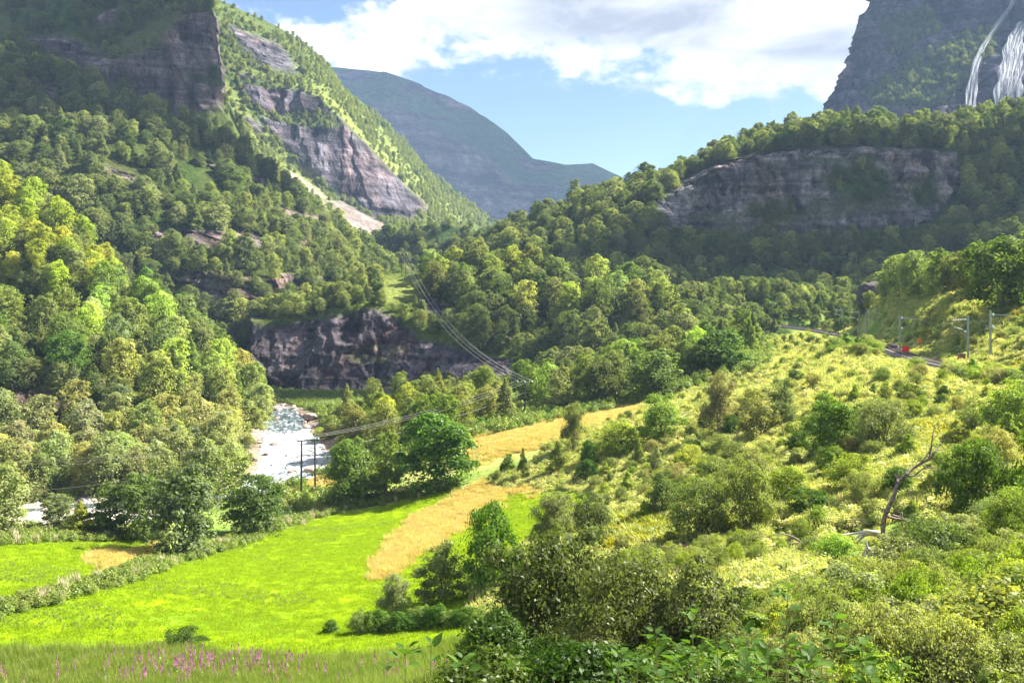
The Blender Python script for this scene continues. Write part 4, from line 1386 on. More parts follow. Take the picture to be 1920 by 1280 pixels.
# shrubs by the river and at the foot of the grove
region([(560, 935), (640, 925), (660, 960), (600, 962)], 7, 1.6, (1.0, 1.8), 'low shrub beside the foot of the twin power poles', 'shrubs by the twin power poles', [(1.1, 1.1, 0.8)], ('birch', 'willow'), wfac=(1.0, 1.6))
region([(860, 830), (930, 800), (1100, 780), (1160, 758), (1100, 755), (900, 790)], 14, 2.5, (1.6, 2.8), 'green shrub along the upper edge of the orange slope', 'shrubs along the orange slope', [(0.8, 1.0, 0.6), (1.0, 1.1, 0.8)], ('birch', 'alder'), wfac=(1.1, 1.8))
region([(590, 830), (620, 790), (600, 770), (690, 760), (650, 850)], 10, 3.0, (2, 4), 'pale bush on the right bank of the river', 'bushes on the right river bank', [(1.0, 1.0, 0.9), (1.3, 1.2, 1.0)], ('willow', 'birch'), wfac=(1.0, 1.5))


# ------------------------------------------------------------------ masses nobody could count: instanced
def stuff_instances(name, label, pts, rots, scl, idx, targets, cat=None):
    me = bpy.data.meshes.new(name)
    me.vertices.add(len(pts))
    me.vertices.foreach_set('co', np.asarray(pts, np.float32).ravel())
    a = me.attributes.new('turn', 'FLOAT_VECTOR', 'POINT')
    a.data.foreach_set('vector', np.asarray(rots, np.float32).ravel())
    a = me.attributes.new('size', 'FLOAT_VECTOR', 'POINT')
    sc = np.asarray(scl, np.float32)
    if sc.ndim == 1:
        sc = np.repeat(sc[:, None], 3, 1)
    a.data.foreach_set('vector', sc.ravel())
    a = me.attributes.new('which', 'INT', 'POINT')
    a.data.foreach_set('value', np.asarray(idx, np.int32))
    o = obj(name, me)
    ng = bpy.data.node_groups.new(name + '_scatter', 'GeometryNodeTree')
    ng.interface.new_socket('Geometry', in_out='INPUT', socket_type='NodeSocketGeometry')
    ng.interface.new_socket('Geometry', in_out='OUTPUT', socket_type='NodeSocketGeometry')
    N, Lk = ng.nodes, ng.links
    gi, go = N.new('NodeGroupInput'), N.new('NodeGroupOutput')
    jn = N.new('GeometryNodeJoinGeometry')

    def named(nm, typ):
        x = N.new('GeometryNodeInputNamedAttribute')
        x.data_type = typ
        x.inputs[0].default_value = nm
        return x.outputs[0]
    tr, sz, wh = named('turn', 'FLOAT_VECTOR'), named('size', 'FLOAT_VECTOR'), named('which', 'INT')
    for k, tgt in enumerate(targets):
        oi = N.new('GeometryNodeObjectInfo')
        oi.inputs['Object'].default_value = tgt
        cmp_ = N.new('FunctionNodeCompare')
        cmp_.data_type = 'INT'
        cmp_.operation = 'EQUAL'
        ia = [s for s in cmp_.inputs if s.type == 'INT']
        Lk.new(wh, ia[0])
        ia[1].default_value = k
        ip = N.new('GeometryNodeInstanceOnPoints')
        Lk.new(gi.outputs[0], ip.inputs['Points'])
        Lk.new(cmp_.outputs[0], ip.inputs['Selection'])
        Lk.new(oi.outputs['Geometry'], ip.inputs['Instance'])
        Lk.new(tr, ip.inputs['Rotation'])
        Lk.new(sz, ip.inputs['Scale'])
        Lk.new(ip.outputs[0], jn.inputs[0])
    Lk.new(jn.outputs[0], go.inputs[0])
    md = o.modifiers.new('scatter', 'NODES')
    md.node_group = ng
    tag(o, label, cat, kind='stuff')
    return o


def first_child(nm, mesh):
    for o in scene.objects:
        if o.type == 'MESH' and o.data == mesh:
            return o


tree_targets = [first_child('crown', t[1]) for t in TREE]


def forest(name, label, rel, n, hr, mind=None, rock_ok=0.45, sink=0.06, sunny=0.15, gapt=-0.34, **kw):
    tw = np.r_[np.full(5, (1 - sunny) / 5), sunny / 2, sunny / 2]
    tw = tw / tw.sum()
    pts = rel.sample(n * (3 if mind else 1), rock_ok=rock_ok, **kw)
    if mind:
        # thin on a grid so that trees keep their distance
        key = np.floor(pts / mind).astype(int)
        _, i = np.unique(key, axis=0, return_index=True)
        rng.shuffle(i)
        pts = pts[i[:n]]
    m = len(pts)
    gap = fbm(pts * (0.035 if gapt < -0.2 else 0.014), 4, 303) + 0.25 * rng.normal(size=m)
    pts = pts[gap > gapt]
    m = len(pts)
    h = rng.uniform(hr[0] * 0.8, hr[1], m) * (1 + 0.22 * rng.normal(size=m).clip(-1.5, 1.5))
    pts = pts.copy()
    pts[:, 2] -= h * sink
    s = np.c_[h / 10 * rng.uniform(0.9, 1.3, m), h / 10 * rng.uniform(0.9, 1.3, m), h / 10]
    stuff_instances(name, label, pts, np.c_[rng.normal(0, 0.06, m), rng.normal(0, 0.06, m), rng.uniform(0, 6.28, m)], s, rng.choice(7, m, p=tw), tree_targets, None)
    return m


forest('left_slope_forest', 'dense mixed green forest covering the steep slope below the left crag', rc_, 1900, (8, 13), 5.3, vmax=0.97, sunny=0.2)
forest('crag_forest', 'thin green trees growing on top of the left crag', rd, 2600, (6, 11), 5.0, vmin=0.05, vmax=0.97)
forest('right_hill_forest', 'dark green forest covering the hill with the grey cliff', rh, 2800, (7.5, 12.5), 5.3, vmax=0.97, sunny=0.25, avoid=[[(1215, 395), (1330, 318), (1500, 280), (1800, 280), (1800, 400), (1730, 452), (1500, 470), (1260, 452)]])
pole_gap = [(712, 440), (806, 440), (800, 580), (715, 580)]
forest('cliff_ledge_trees', 'small dark trees growing on ledges of the grey cliff', rh, 150, (4.5, 8), 3.5, rock_ok=0.5, polys=[[(1550, 345), (1600, 305), (1660, 318), (1670, 365), (1600, 385)], [(1400, 395), (1460, 372), (1500, 400), (1450, 430)], [(1700, 350), (1745, 330), (1760, 370), (1715, 395)], [(1230, 440), (1500, 445), (1740, 430), (1740, 455), (1500, 472), (1230, 465)]])
forest('knoll_wood', 'green trees covering the knoll above the dark river cliff', rg, 600, (8, 13), 5.6, vmax=0.9, rock_ok=0.1, polys=[[(800, 400), (1500, 400), (1500, 800), (800, 800)]])
forest('bluff_wood', 'low birch wood on the flat top of the river cliff', rg, 330, (5, 8), 4.6, vmax=0.9, rock_ok=0.04, polys=[[(440, 400), (800, 400), (800, 620), (440, 596)]], avoid=pole_gap and [pole_gap], sunny=0.4)
forest('low_hill_wood', 'bluish green trees covering the low hill in the valley gap', rh2, 900, (7, 10), 5.0, vmax=0.9)
forest('mountain_scrub', 'tiny bright green trees dotted over the valley mountain', rm, 11000, (3, 7.5), 5.5, rock_ok=0.35, vmax=0.9, sunny=0.8, gapt=-0.12)
forest('waterfall_mountain_scrub', 'tiny green trees on the ledges beside the waterfall', ri, 2600, (6, 10), 6.5, rock_ok=0.5, vmax=0.95, polys=[ir_green, [(1640, 50), (1740, 10), (1760, 60), (1680, 110)], [(1560, 178), (1600, 178), (2000, 190), (2000, 230), (1560, 230)], [(1780, -10), (1900, -20), (1880, 20), (1790, 30)]], sunny=0.3)
# smaller undergrowth fills the left wood between its big trees
forest('left_bank_undergrowth', 'leafy undergrowth between the trees left of the river', rb, 1700, (2.8, 7.0), 3.0, rock_ok=0.35, sunny=0.5)


# woods on the ground behind the railway and the ridge
pts = []
for _ in range(9000):
    d = random.uniform(262, 470)
    x = random.uniform(-40, 330) * d / 400
    pts.append((x, d))
pts = np.array(pts)
zz = ground(pts[:, 0], pts[:, 1])
pts = np.c_[pts, zz]
qx, qy = project(pts)
td_, _ = poly_info(trk, pts[:, 0], pts[:, 1])
okk = (td_ > 9) & ~((pts[:, 1] < 345) & (qx > 1390) & (qx < 1600) & (td_ < 22))
pts = pts[okk]
key = np.floor(pts / 4.6).astype(int)
_, i = np.unique(key[:, :2], axis=0, return_index=True)
pts = pts[i]
m_ = len(pts)
hh = rng.uniform(4.5, 9.5, m_)
stuff_instances('ridge_back_wood', 'mixed green trees on the rising ground behind the railway', pts - np.c_[0 * hh, 0 * hh, hh * 0.05], np.c_[0 * hh, 0 * hh, rng.uniform(0, 6.28, m_)], hh / 10, rng.integers(0, 7, m_), tree_targets)


# --- ground cover models
def blades(n, h, spread_, wdt, lean, mat, name, flower=None):
    """a clump of upright tapering leaves"""
    a = rng.uniform(0, 6.28, n)
    r_ = spread_ * np.sqrt(rng.random(n))
    c = np.c_[r_ * np.cos(a), r_ * np.sin(a), np.zeros(n)]
    hh = h * rng.uniform(0.5, 1.1, n)
    dr = rng.uniform(0, 6.28, n)
    ln = lean * hh * rng.uniform(0.2, 1.0, n)
    d = np.c_[np.cos(dr), np.sin(dr), np.zeros(n)]
    sd_ = np.c_[-np.sin(dr), np.cos(dr), np.zeros(n)] * (wdt * rng.uniform(0.6, 1.3, n))[:, None]
    mid = c + d * (ln * 0.35)[:, None] + np.c_[0 * hh, 0 * hh, hh * 0.6]
    tip = c + d * ln[:, None] + np.c_[0 * hh, 0 * hh, hh]
    v = np.empty((n, 5, 3))
    v[:, 0] = c - sd_ * 0.4 - [0, 0, 0.1]
    v[:, 1] = c + sd_ * 0.4 - [0, 0, 0.1]
    v[:, 2] = mid + sd_ * 0.5
    v[:, 3] = mid - sd_ * 0.5
    v[:, 4] = tip
    i = np.arange(n)[:, None] * 5
    fq = np.concatenate([i + 0, i + 1, i + 2, i + 3], 1)
    ft = np.concatenate([i + 3, i + 2, i + 4], 1)
    return mesh_np(name, v.reshape(-1, 3), [fq, ft], mat)


def herb_mesh(n, h, rad, ls, mat, name):
    """a low leafy mound"""
    a = rng.uniform(0, 6.28, n)
    r_ = rad * np.sqrt(rng.random(n))
    z = h * (1 - (r_ / rad) ** 2 * 0.6) * rng.uniform(0.35, 1.0, n) ** 0.6
    c = np.c_[r_ * np.cos(a), r_ * np.sin(a), z]
    nr = np.c_[np.cos(a) * 0.4, np.sin(a) * 0.4, np.ones(n)]
    return leaves_mesh(name, c, nr, ls, mat, 0.45, 0.9)


def stand(name, me, px, py, label, cat, group=None):
    p = hit(px, py)
    o = obj(name, me)
    o.location = p
    o.rotation_euler = (0, 0, random.uniform(0, 6))
    tag(o, label, cat, group)
    return o


herb_t = [stand('herb_clump', herb_mesh(170, 0.55, 0.55, 0.085, M_herb, 'h1'), 1500, 905, 'pale green leafy clump in the open part of the hillside', 'plant', 'herb clumps on the hillside'),
          stand('herb_clump', herb_mesh(150, 0.8, 0.42, 0.075, M_herb, 'h2'), 1470, 920, 'pale green leafy clump in the open part of the hillside', 'plant', 'herb clumps on the hillside'),
          stand('herb_clump', blades(130, 0.75, 0.5, 0.030, 0.6, M_herb, 'h3'), 1440, 900, 'pale green leafy clump in the open part of the hillside', 'plant', 'herb clumps on the hillside')]
fern_t = [stand('fern_clump', blades(60, 0.7, 0.30, 0.14, 1.4, M_fern, 'f1'), 1180, 1005, 'yellow fern clump in the bright yellow patch left of the bushes', 'fern')]
grass_t = [stand('grass_tuft', blades(150, 0.17, 0.75, 0.022, 0.8, M_grass, 'g1'), 500, 1100, 'bright green grass tuft in the middle of the mown meadow', 'grass')]
dry_t = [stand('ripe_grass_tuft', blades(200, 0.75, 0.7, 0.020, 0.5, M_dry, 'd1'), 800, 1000, 'orange ripe grass tuft in the unmown strip of the meadow', 'grass')]
verge_t = [stand('verge_plant', herb_mesh(200, 1.1, 0.6, 0.10, M_verge, 'v1'), 300, 1070, 'tall leafy plant in the verge between the two fields', 'plant'),
           stand('flowering_verge_plant', blades(60, 1.5, 0.5, 0.05, 0.3, M_cream, 'v2'), 120, 1110, 'cream flowered tall plant in the verge between the two fields', 'plant')]
tall_t = [stand('tall_grass_tuft', blades(170, 1.0, 0.55, 0.020, 0.4, M_verge, 'g2'), 150, 1262, 'tall dark grass tuft among the purple flowers at the lower left', 'grass')]


def flower_mesh():
    n = 42
    t = rng.random(n)
    a = rng.uniform(0, 6.28, n)
    r_ = 0.055 * (1.1 - t)
    c = np.c_[r_ * np.cos(a), r_ * np.sin(a), 0.85 + 0.45 * t]
    return leaves_mesh('flower_spike', c, np.c_[np.cos(a), np.sin(a), 0 * a], 0.030, M_pink, 0.8, 0.5)


def stalk_mesh():
    n = 26
    t = rng.random(n)
    a = rng.uniform(0, 6.28, n)
    c = np.c_[0.09 * np.cos(a), 0.09 * np.sin(a), 0.1 + 0.75 * t]
    return leaves_mesh('leafy_stalk', c, np.c_[np.cos(a), np.sin(a), 0 * a + 0.5], 0.075, M_verge, 0.22, 0.5)


fm, stm = flower_mesh(), stalk_mesh()


def fireweed(px, py, s, label, group):
    p = hit(px, py)
    if p is None:
        return None
    rt = empty('fireweed', p, random.uniform(0, 6), (s, s, s * random.uniform(0.85, 1.25)))
    tag(rt, label, 'flower', group)
    obj('leafy_stalk', stm, rt)
    return obj('flower_spike', fm, rt)


spike = None
for k in range(190):
    if random.random() < 0.6:
        px, py = random.gauss(390, 90), 1266 + random.uniform(-12, 30)
    else:
        px, py = random.uniform(-10, 860), 1290 + random.uniform(-12, 20)
    s_ = fireweed(px, py, random.uniform(0.85, 1.25), 'purple fireweed spike standing in the tall grass at the lower left', 'purple fireweed at the lower left')
    spike = spike or s_


def scatter_px(name, label, n, poly_list, targets, srange, dens=None, avoid=(), tilt=0.12, xy=None, near=12, far=260, keepout=None, wts=None, zs=None):
    """points spread over the ground inside areas of the survey photograph"""
    xs = [p[0] for pl in poly_list for p in pl]
    ys = [p[1] for pl in poly_list for p in pl]
    n0 = n * 12
    d = np.sqrt(rng.uniform(near ** 2, far ** 2, n0)) if dens is None else near * (far / near) ** rng.random(n0)
    px = rng.uniform(min(xs), max(xs), n0)
    x = (px - CX) / FPX * d
    z = ground(x, d)
    v = np.c_[x, d, z]
    qx, qy = project(v)
    ja = 3.0 if 'ripe' in name else 1.0
    qx2, qy2 = qx + ja * 7 * fbm(v * 0.2, 3, 71) + ja * 3 * rng.normal(size=n0), qy + ja * 5 * fbm(v * 0.2, 3, 72) + ja * 1.5 * rng.normal(size=n0)
    m = np.zeros(n0, bool)
    for pl in poly_list:
        m |= inpoly(qx2, qy2, pl)
    for pl in avoid:
        m &= ~inpoly(qx2, qy2, pl)
    rd_, _, rw2 = river_info(x, d)
    m &= rd_ > rw2 + (0.6 if 'gravel' in name else 3)
    td_, _ = poly_info(trk, x, d)
    m &= td_ > (3.6 if srange[1] < 2 else 9)
    if keepout is not None:
        m &= keepout(v)
    v = v[m][:n]
    k = len(v)
    s = rng.uniform(srange[0], srange[1], k)
    if zs is not None:
        s = np.c_[s, s, s * rng.uniform(zs[0], zs[1], k)]
    idx = rng.choice(len(targets), k, p=wts) if wts else rng.integers(0, len(targets), k)
    stuff_instances(name, label, v, np.c_[rng.normal(0, tilt, k), rng.normal(0, tilt, k), rng.uniform(0, 6.28, k)], s, idx, targets)
    return k


def river_side(v):
    _, _, w_ = river_info(v[:, 0], v[:, 1])
    return v[:, 0] < -46


hill_all = [(890, 905), (1000, 870), (1060, 790), (1200, 760), (1320, 700), (1440, 640), (1500, 600), (1560, 560), (1700, 560), (2000, 440), (2040, 1400), (880, 1400), (900, 1190), (890, 1080), (1040, 1000), (1130, 930), (990, 915)]
dark_zone = [(850, 1190), (1000, 1140), (1400, 1140), (1520, 1330), (1520, 2400), (760, 2400)]
clear = [[(1430, 992), (1545, 998), (1550, 1046), (1430, 1052)], [(1560, 996), (1650, 985), (1740, 952), (1745, 1030), (1660, 1082), (1545, 1088)]]
cnt = {}
cnt['low'] = scatter_px('short_herbs', 'short pale herbs around the fallen branches', 700, clear, herb_t, (0.3, 0.55), dens=1, near=30, far=80)
cnt['near'] = scatter_px('near_leafy_growth', 'leafy herbs on the slope close to the camera', 3000, [hill_all], herb_t[:2] + verge_t[:1], (0.5, 1.0), dens=1, near=9, far=46, avoid=clear + [dark_zone])
cnt['herb'] = scatter_px('hillside_herbs', 'pale green herbs and tall weeds covering the sunny hillside', 24000, [hill_all], herb_t, (0.7, 1.5), dens=1, wts=[0.45, 0.38, 0.17],
                         avoid=soil_polys + clear + [fern_poly, dry3_poly, dark_zone], near=38, far=230)
cnt['herb2'] = scatter_px('hillside_herbs_far', 'herbs and low bushes covering the bank around the railway', 9000, [[(1380, 690), (1440, 620), (1560, 540), (2000, 440), (2000, 720), (1500, 760)]], herb_t, (1.0, 2.2),
                          near=110, far=330)
shr_targets = [first_child('', SHRUB['willow'][2][1]), first_child('', SHRUB['birch'][1][1]), first_child('', SHRUB['willow'][0][1])]
cnt['bush'] = scatter_px('hillside_low_bushes', 'low bushy growth merging into a green carpet over the hillside', 1250, [hill_all], shr_targets, (0.15, 0.50), dens=1, avoid=soil_polys + clear + [dark_zone, fern_poly, fern2_poly, dry3_poly], near=14, far=300,
                         keepout=lambda v: fbm(v * 0.07, 3, 91) > 0.02, zs=(0.8, 1.7))
cnt['thicket'] = scatter_px('lower_right_thicket', 'fine leaved thicket filling the lower right corner', 420, [[(1400, 1300), (1480, 1190), (1640, 1110), (1780, 1040), (2000, 880), (2040, 1400), (1380, 1400)]], shr_targets, (0.22, 0.5), dens=1, near=12, far=60)
cnt['fern'] = scatter_px('yellow_ferns', 'bright yellow green ferns in patches on the hillside', 2600, [fern_poly, fern2_poly, fern3_poly], fern_t, (0.8, 1.3), dens=1, near=30, far=130)
cnt['grass'] = scatter_px('meadow_grass', 'short bright green grass covering the mown fields', 15000, [field_poly, field2_poly], grass_t, (0.6, 1.15), avoid=[dry_poly, dry2_poly], near=44, far=140, tilt=0.05, zs=(0.5, 1.0))
cnt['dry'] = scatter_px('ripe_grass', 'orange ripe grass in the unmown strips', 6500, [dry_poly, dry2_poly, dry3_poly, dry4_poly], dry_t, (0.6, 1.1), near=60, far=215, tilt=0.05, zs=(0.6, 1.0))
cnt['clover'] = scatter_px('meadow_clover', 'darker clover and weeds in patches across the mown fields', 5200, [field_poly, field2_poly], verge_t[:1], (0.10, 0.20), avoid=[dry_poly, dry2_poly], near=44, far=140, keepout=lambda v: fbm(v * np.array([0.09, 0.22, 0.1]), 3, 8) > 0.12)
cnt['tall'] = scatter_px('tall_grass', 'tall dark grass at the near edge of the meadow', 4200, [[(-60, 1236), (300, 1232), (560, 1250), (800, 1240), (880, 1210), (900, 1340), (-60, 1400)]], tall_t, (0.7, 1.2), near=28, far=60)
verge_poly = [(-60, 1150), (0, 1135), (200, 1080), (300, 1045), (420, 1012), (560, 965), (700, 930), (830, 900), (860, 905), (850, 918), (700, 948), (560, 985), (420, 1035), (200, 1108), (0, 1165), (-60, 1182)]
verge2_poly = [(-60, 1012), (-60, 985), (100, 990), (300, 990), (330, 1015), (240, 1012), (0, 1020)]
cnt['verge'] = scatter_px('field_verge', 'strip of tall weeds and cream flowers between the two fields', 3400, [verge_poly, verge2_poly, [(540, 960), (560, 925), (660, 915), (700, 935)]], verge_t, (0.55, 0.9), near=50, far=150, wts=[0.96, 0.04])
cnt['bank'] = scatter_px('river_bank_undergrowth', 'leafy undergrowth below the trees on the far river bank', 1100, [[(-80, 850), (430, 850), (490, 790), (500, 820), (450, 900), (420, 935), (-80, 990)]], verge_t[:1] + shr_targets[:1], (0.8, 1.5), near=140, far=235, keepout=lambda v: river_side(v), wts=[0.9, 0.1])
cnt['cliffoot'] = scatter_px('cliff_foot_weeds', 'dark green weeds on the flat below the river cliff', 1500, [[(480, 735), (720, 735), (700, 780), (480, 775)]], verge_t[:1] + tall_t, (0.9, 1.6), near=262, far=330)
cnt['under'] = scatter_px('valley_undergrowth', 'dark undergrowth below the trees of grove and ridge', 5000, [[(480, 1000), (600, 760), (900, 740), (1200, 640), (1450, 610), (1450, 680), (1200, 760), (1000, 800), (860, 830), (640, 960)]], verge_t[:1], (1.2, 2.4), avoid=[dry4_poly], near=130, far=300)
cnt['pink'] = scatter_px('pink_fireweed', 'pink fireweed patches on the hillside', 420, [pink_poly, [(1120, 868), (1220, 832), (1260, 840), (1130, 885)], [(1700, 575), (1790, 560), (1800, 580), (1710, 600)],
                                                                                                    [(1850, 970), (1900, 930), (1930, 960), (1880, 1000)]], [spike], (0.6, 0.95), dens=1, near=30, far=180)
print('scatter counts', cnt)

# ------------------------------------------------------------------ stones in and by the river
def stone_mesh(seed, mat, k=2):
    import bmesh
    bm = bmesh.new()
    bmesh.ops.create_icosphere(bm, subdivisions=k, radius=1.0)
    co = np.array([v.co[:] for v in bm.verts])
    d_, dd_, ci = worley(co * 1.3 + seed * 3.7, seed)
    r_ = 0.72 + 0.35 * fbm(co * 0.9 + seed, 3, seed) + 0.25 * (ci - 0.5)
    for v, r1 in zip(bm.verts, r_):
        v.co = v.co * r1
        v.co.z *= 0.62
    me = bpy.data.meshes.new('boulder')
    bm.to_mesh(me)
    bm.free()
    me.materials.append(mat)
    return me


stones = [stone_mesh(s, M_stone, 3) for s in range(4)]
pale_st = [stone_mesh(s + 10, M_paleston) for s in range(2)]
single_st = [(480, 828, 46, 'largest pale boulder on the left bank where the rapids widen'), (513, 841, 20, 'flat brown boulder in the middle of the rapids'), (498, 857, 15, 'small brown boulder near the left bank'),
             (476, 868, 22, 'low brown boulder at the left water edge'), (527, 879, 10, 'tiny brown rock alone in the white water'), (573, 805, 18, 'dark rock at the right side of the upper rapids'),
             (583, 787, 36, 'dark flat rock at the right bank above the rapids'), (548, 893, 22, 'brown rock at the lower end of the rapids'), (580, 892, 36, 'wide dark rock ledge at the lower right bank'),
             (520, 790, 12, 'small dark rock in the upper rapids'), (523, 797, 10, 'lower of the two small rocks in the upper rapids'), (515, 775, 26, 'brown rock under the dark cliff at the far bank')]
for k, (px, py, wpx, lab) in enumerate(single_st):
    p = hit(px, py, 100, 330)
    o = obj('boulder', stones[k % 4])
    _, rz_, _ = river_info(np.array([p.x]), np.array([p.y]))
    s = wpx / FPX * p.y / 2
    o.location = (p.x, p.y, max(p.z + 0.9, float(rz_[0]) + 0.1))
    o.scale = (s, s * 1.1, s * 0.9)
    o.rotation_euler = (0, 0, random.uniform(0, 6))
    tag(o, lab, 'boulder')
rs = random.Random(4)
for k in range(150):
    i = rs.uniform(3, 12.5)
    a, b = river[int(i)], river[int(i) + 1]
    f = i - int(i)
    c = a + (b - a) * f
    t = (b - a)[:2] / np.linalg.norm((b - a)[:2])
    sd_ = rs.choice((-1, 1))
    off = sd_ * (c[3] + rs.uniform(-1.8, 3.0))
    x, y = c[0] - t[1] * off, c[1] + t[0] * off
    s = rs.uniform(0.35, 1.3) * rs.uniform(0.6, 1.2)
    o = obj('stone', (stones + pale_st)[rs.randrange(6)])
    o.location = (x, y, max(ground1(x, y), c[2] - 0.1) + 0.05)
    o.scale = (s, s * rs.uniform(0.8, 1.3), s)
    o.rotation_euler = (rs.uniform(-.2, .2), rs.uniform(-.2, .2), rs.uniform(0, 6))
    tag(o, 'brown stone lying along the edge of the rapids', 'stone', 'stones along the river edge')
scatter_px('river_gravel', 'pale stones of the gravel bank left of the meadow trees', 2600, [gravel_poly, [(560, 900), (640, 840), (640, 900), (600, 915)]], [o for o in [first_child('', pale_st[0])] if o] or [o], (0.15, 0.55), near=100, far=200)

# ------------------------------------------------------------------ waterfalls
def waterfall(pts, label, relief, strands):
    m, t = bpy.data.materials.get('falling_water'), None
    if m is None:
        m, t = new_mat('falling_water')
        uv = t.n('ShaderNodeAttribute', attribute_name='flow')
        n1_ = t.noise(t.vmul(uv.outputs['Vector'], (0.5, 0.022, 0)), 1.0, 6, 0.75, 0.5)
        b = t.n('ShaderNodeBsdfDiffuse')
        t.l(t.mix(t.sstep(n1_, 0.35, 0.6), (0.22, 0.24, 0.30), (0.5, 0.52, 0.56)), b.inputs[0])
        tr = t.n('ShaderNodeBsdfTransparent')
        mx = t.n('ShaderNodeMixShader')
        t.l(t.math('MULTIPLY', t.sstep(n1_, 0.30, 0.70), 0.95), mx.inputs[0])
        t.l(tr.outputs[0], mx.inputs[1])
        t.l(b.outputs[0], mx.inputs[2])
        o_ = t.n('ShaderNodeOutputMaterial')
        t.l(mx.outputs[0], o_.inputs[0])
    c = spline(np.array([(a, b_, w_) for a, b_, w_ in pts], float), 40)
    dep = np.array([np.median([relief.front(a[0] + q_, a[1])[1] for q_ in (-8, 0, 8)]) for a in c])
    for _ in range(12):
        dep[1:-1] = (dep[:-2] + dep[1:-1] + dep[2:]) / 3
    dep = dep - 14.0
    V, Fl = [], []
    kx = 14
    for r_, (px, py, w_) in enumerate(c):
        for j in range(kx):
            s = (j / (kx - 1) - 0.5) * w_
            V.append(P(px + s * (1 + 0.12 * math.sin(r_ * 0.8 + j)), py, dep[r_] + 1.2 * math.sin(j * 1.3 + r_ * 0.3)))
            Fl.append((s * 0.7, r_ * 6.0, 0))
    idx = np.arange(len(V)).reshape(-1, kx)
    f = np.stack([idx[:-1, :-1], idx[1:, :-1], idx[1:, 1:], idx[:-1, 1:]], -1).reshape(-1, 4)
    V = np.array(V)
    G3 = V.reshape(-1, kx, 3)
    me = mesh_np('waterfall', G3.reshape(-1, 3), f, m, True)
    a = me.attributes.new('flow', 'FLOAT_VECTOR', 'POINT')
    a.data.foreach_set('vector', np.array(Fl, np.float32).ravel())
    o = obj('waterfall', me)
    tag(o, label, 'waterfall')


waterfall([(1905, -10, 7), (1893, 15, 8), (1868, 50, 10), (1848, 80, 9), (1836, 105, 14), (1828, 135, 16), (1822, 170, 20), (1820, 205, 22)], 'thin left waterfall trickling down the blue rock wall', ri, 1)
waterfall([(1918, 40, 12), (1908, 60, 22), (1902, 85, 36), (1898, 120, 44), (1892, 160, 50), (1888, 200, 54)], 'broad white waterfall at the right edge of the rock wall', ri, 1)

# ------------------------------------------------------------------ power line
def insulator(parent, p):
    MB().disc_stack(p, [(0.03, 0), (0.14, 0.05), (0.14, 0.14), (0.05, 0.18), (0.14, 0.22), (0.14, 0.31), (0.05, 0.35), (0.04, 0.45)], 8).build('insulator', M_ins, parent)


def catenary(a, b, sag, n=26):
    a, b = Vector(a), Vector(b)
    return [a.lerp(b, i / n) - Vector((0, 0, sag * 4 * (i / n) * (1 - i / n))) for i in range(n + 1)]


def hframe(px, py, d, htot, gap, ang, label, two=True, arm=3.4):
    base = Vector(P(px, py, d))
    gz = ground1(base.x, base.y)
    base.z = gz if d < 330 else base.z
    rt = empty('power_pole', base, ang)
    tag(rt, label, 'utility pole')
    xs = (-gap / 2, gap / 2) if two else (0,)
    for x in xs:
        MB().tube([(x, 0, -0.6), (x * 0.96, 0, htot * 0.5), (x * 0.92, 0, htot)], [0.19, 0.16, 0.13], 8).build('pole', M_pole, rt)
    MB().box((0, 0.16, htot - 0.12), (arm, 0.14, 0.16)).build('crossarm', M_pole, rt)
    tops = []
    for k in (-1, 0, 1):
        x = k * (arm / 2 - 0.15)
        insulator(rt, (x, 0.16, htot - 0.02))
        tops.append(Vector((base.x + math.cos(ang) * x, base.y + math.sin(ang) * x, base.z + htot + 0.45)))
    low = Vector((base.x, base.y, base.z + htot - 2.3))
    return tops, low


pA, lowA = hframe(578, 937, 140, 9.9, 2.3, 0.35, 'nearest power pole with two dark timber legs beside the rapids', True, 3.6)
pB, lowB = hframe(984, 786, 193, 8.2, 2.0, -0.1, 'single dark power pole between the grove and the orange slope', False, 3.6)
pC, lowC = hframe(757, 515, 392, 9.5, 2.0, 0.1, 'small distant power pole on the crest of the knoll', True, 3.6)
pD = [Vector(P(-500, 868 + 12 * k, 128)) for k in range(3)]


def wire(pts, label, rad):
    o = MB().tube(pts, rad, 4).build('power_line', M_wire)
    tag(o, label, 'power line')


side = ('upper', 'middle', 'lower')
for k in range(3):
    wire(catenary(pA[k], pD[k], 1.8), f'{side[k]} of the three wires from the twin poles to the left edge', 0.022)
    wire(catenary(pB[k], pA[k], 1.3), f'{side[k]} of the three wires between the twin poles and the pole by the orange slope', 0.025)
    wire(catenary(pC[k], pB[k], 9.0), f'{("left", "middle", "right")[k]} of the three long wires hanging down from the knoll', 0.035)
wire(catenary(lowA, Vector(P(-500, 960, 128)), 1.5), 'lowest single wire running from the twin poles to the left edge', 0.022)
wire(catenary(lowB, lowA, 1.0), 'lowest single wire between the twin poles and the pole by the orange slope', 0.035)
wire(catenary(lowC, pB[2] + Vector((0.5, 0, -0.4)), 8.0), 'fourth long wire on the right of the span from the knoll', 0.032)

# ------------------------------------------------------------------ railway
tp = spline(trk[:, :3], 120)
tt_ = np.gradient(tp[:, :2], axis=0)
tt_ /= np.linalg.norm(tt_, axis=1)[:, None]
tn = np.c_[-tt_[:, 1], tt_[:, 0]]


def strip(off_z):
    V, Fq = [], []
    for i in range(len(tp)):
        for o_, z_ in off_z:
            V.append((tp[i, 0] + tn[i, 0] * o_, tp[i, 1] + tn[i, 1] * o_, tp[i, 2] + z_))
    k = len(off_z)
    for i in range(len(tp) - 1):
        for j in range(k - 1):
            Fq.append((i * k + j, i * k + j + 1, (i + 1) * k + j + 1, (i + 1) * k + j))
    return V, Fq


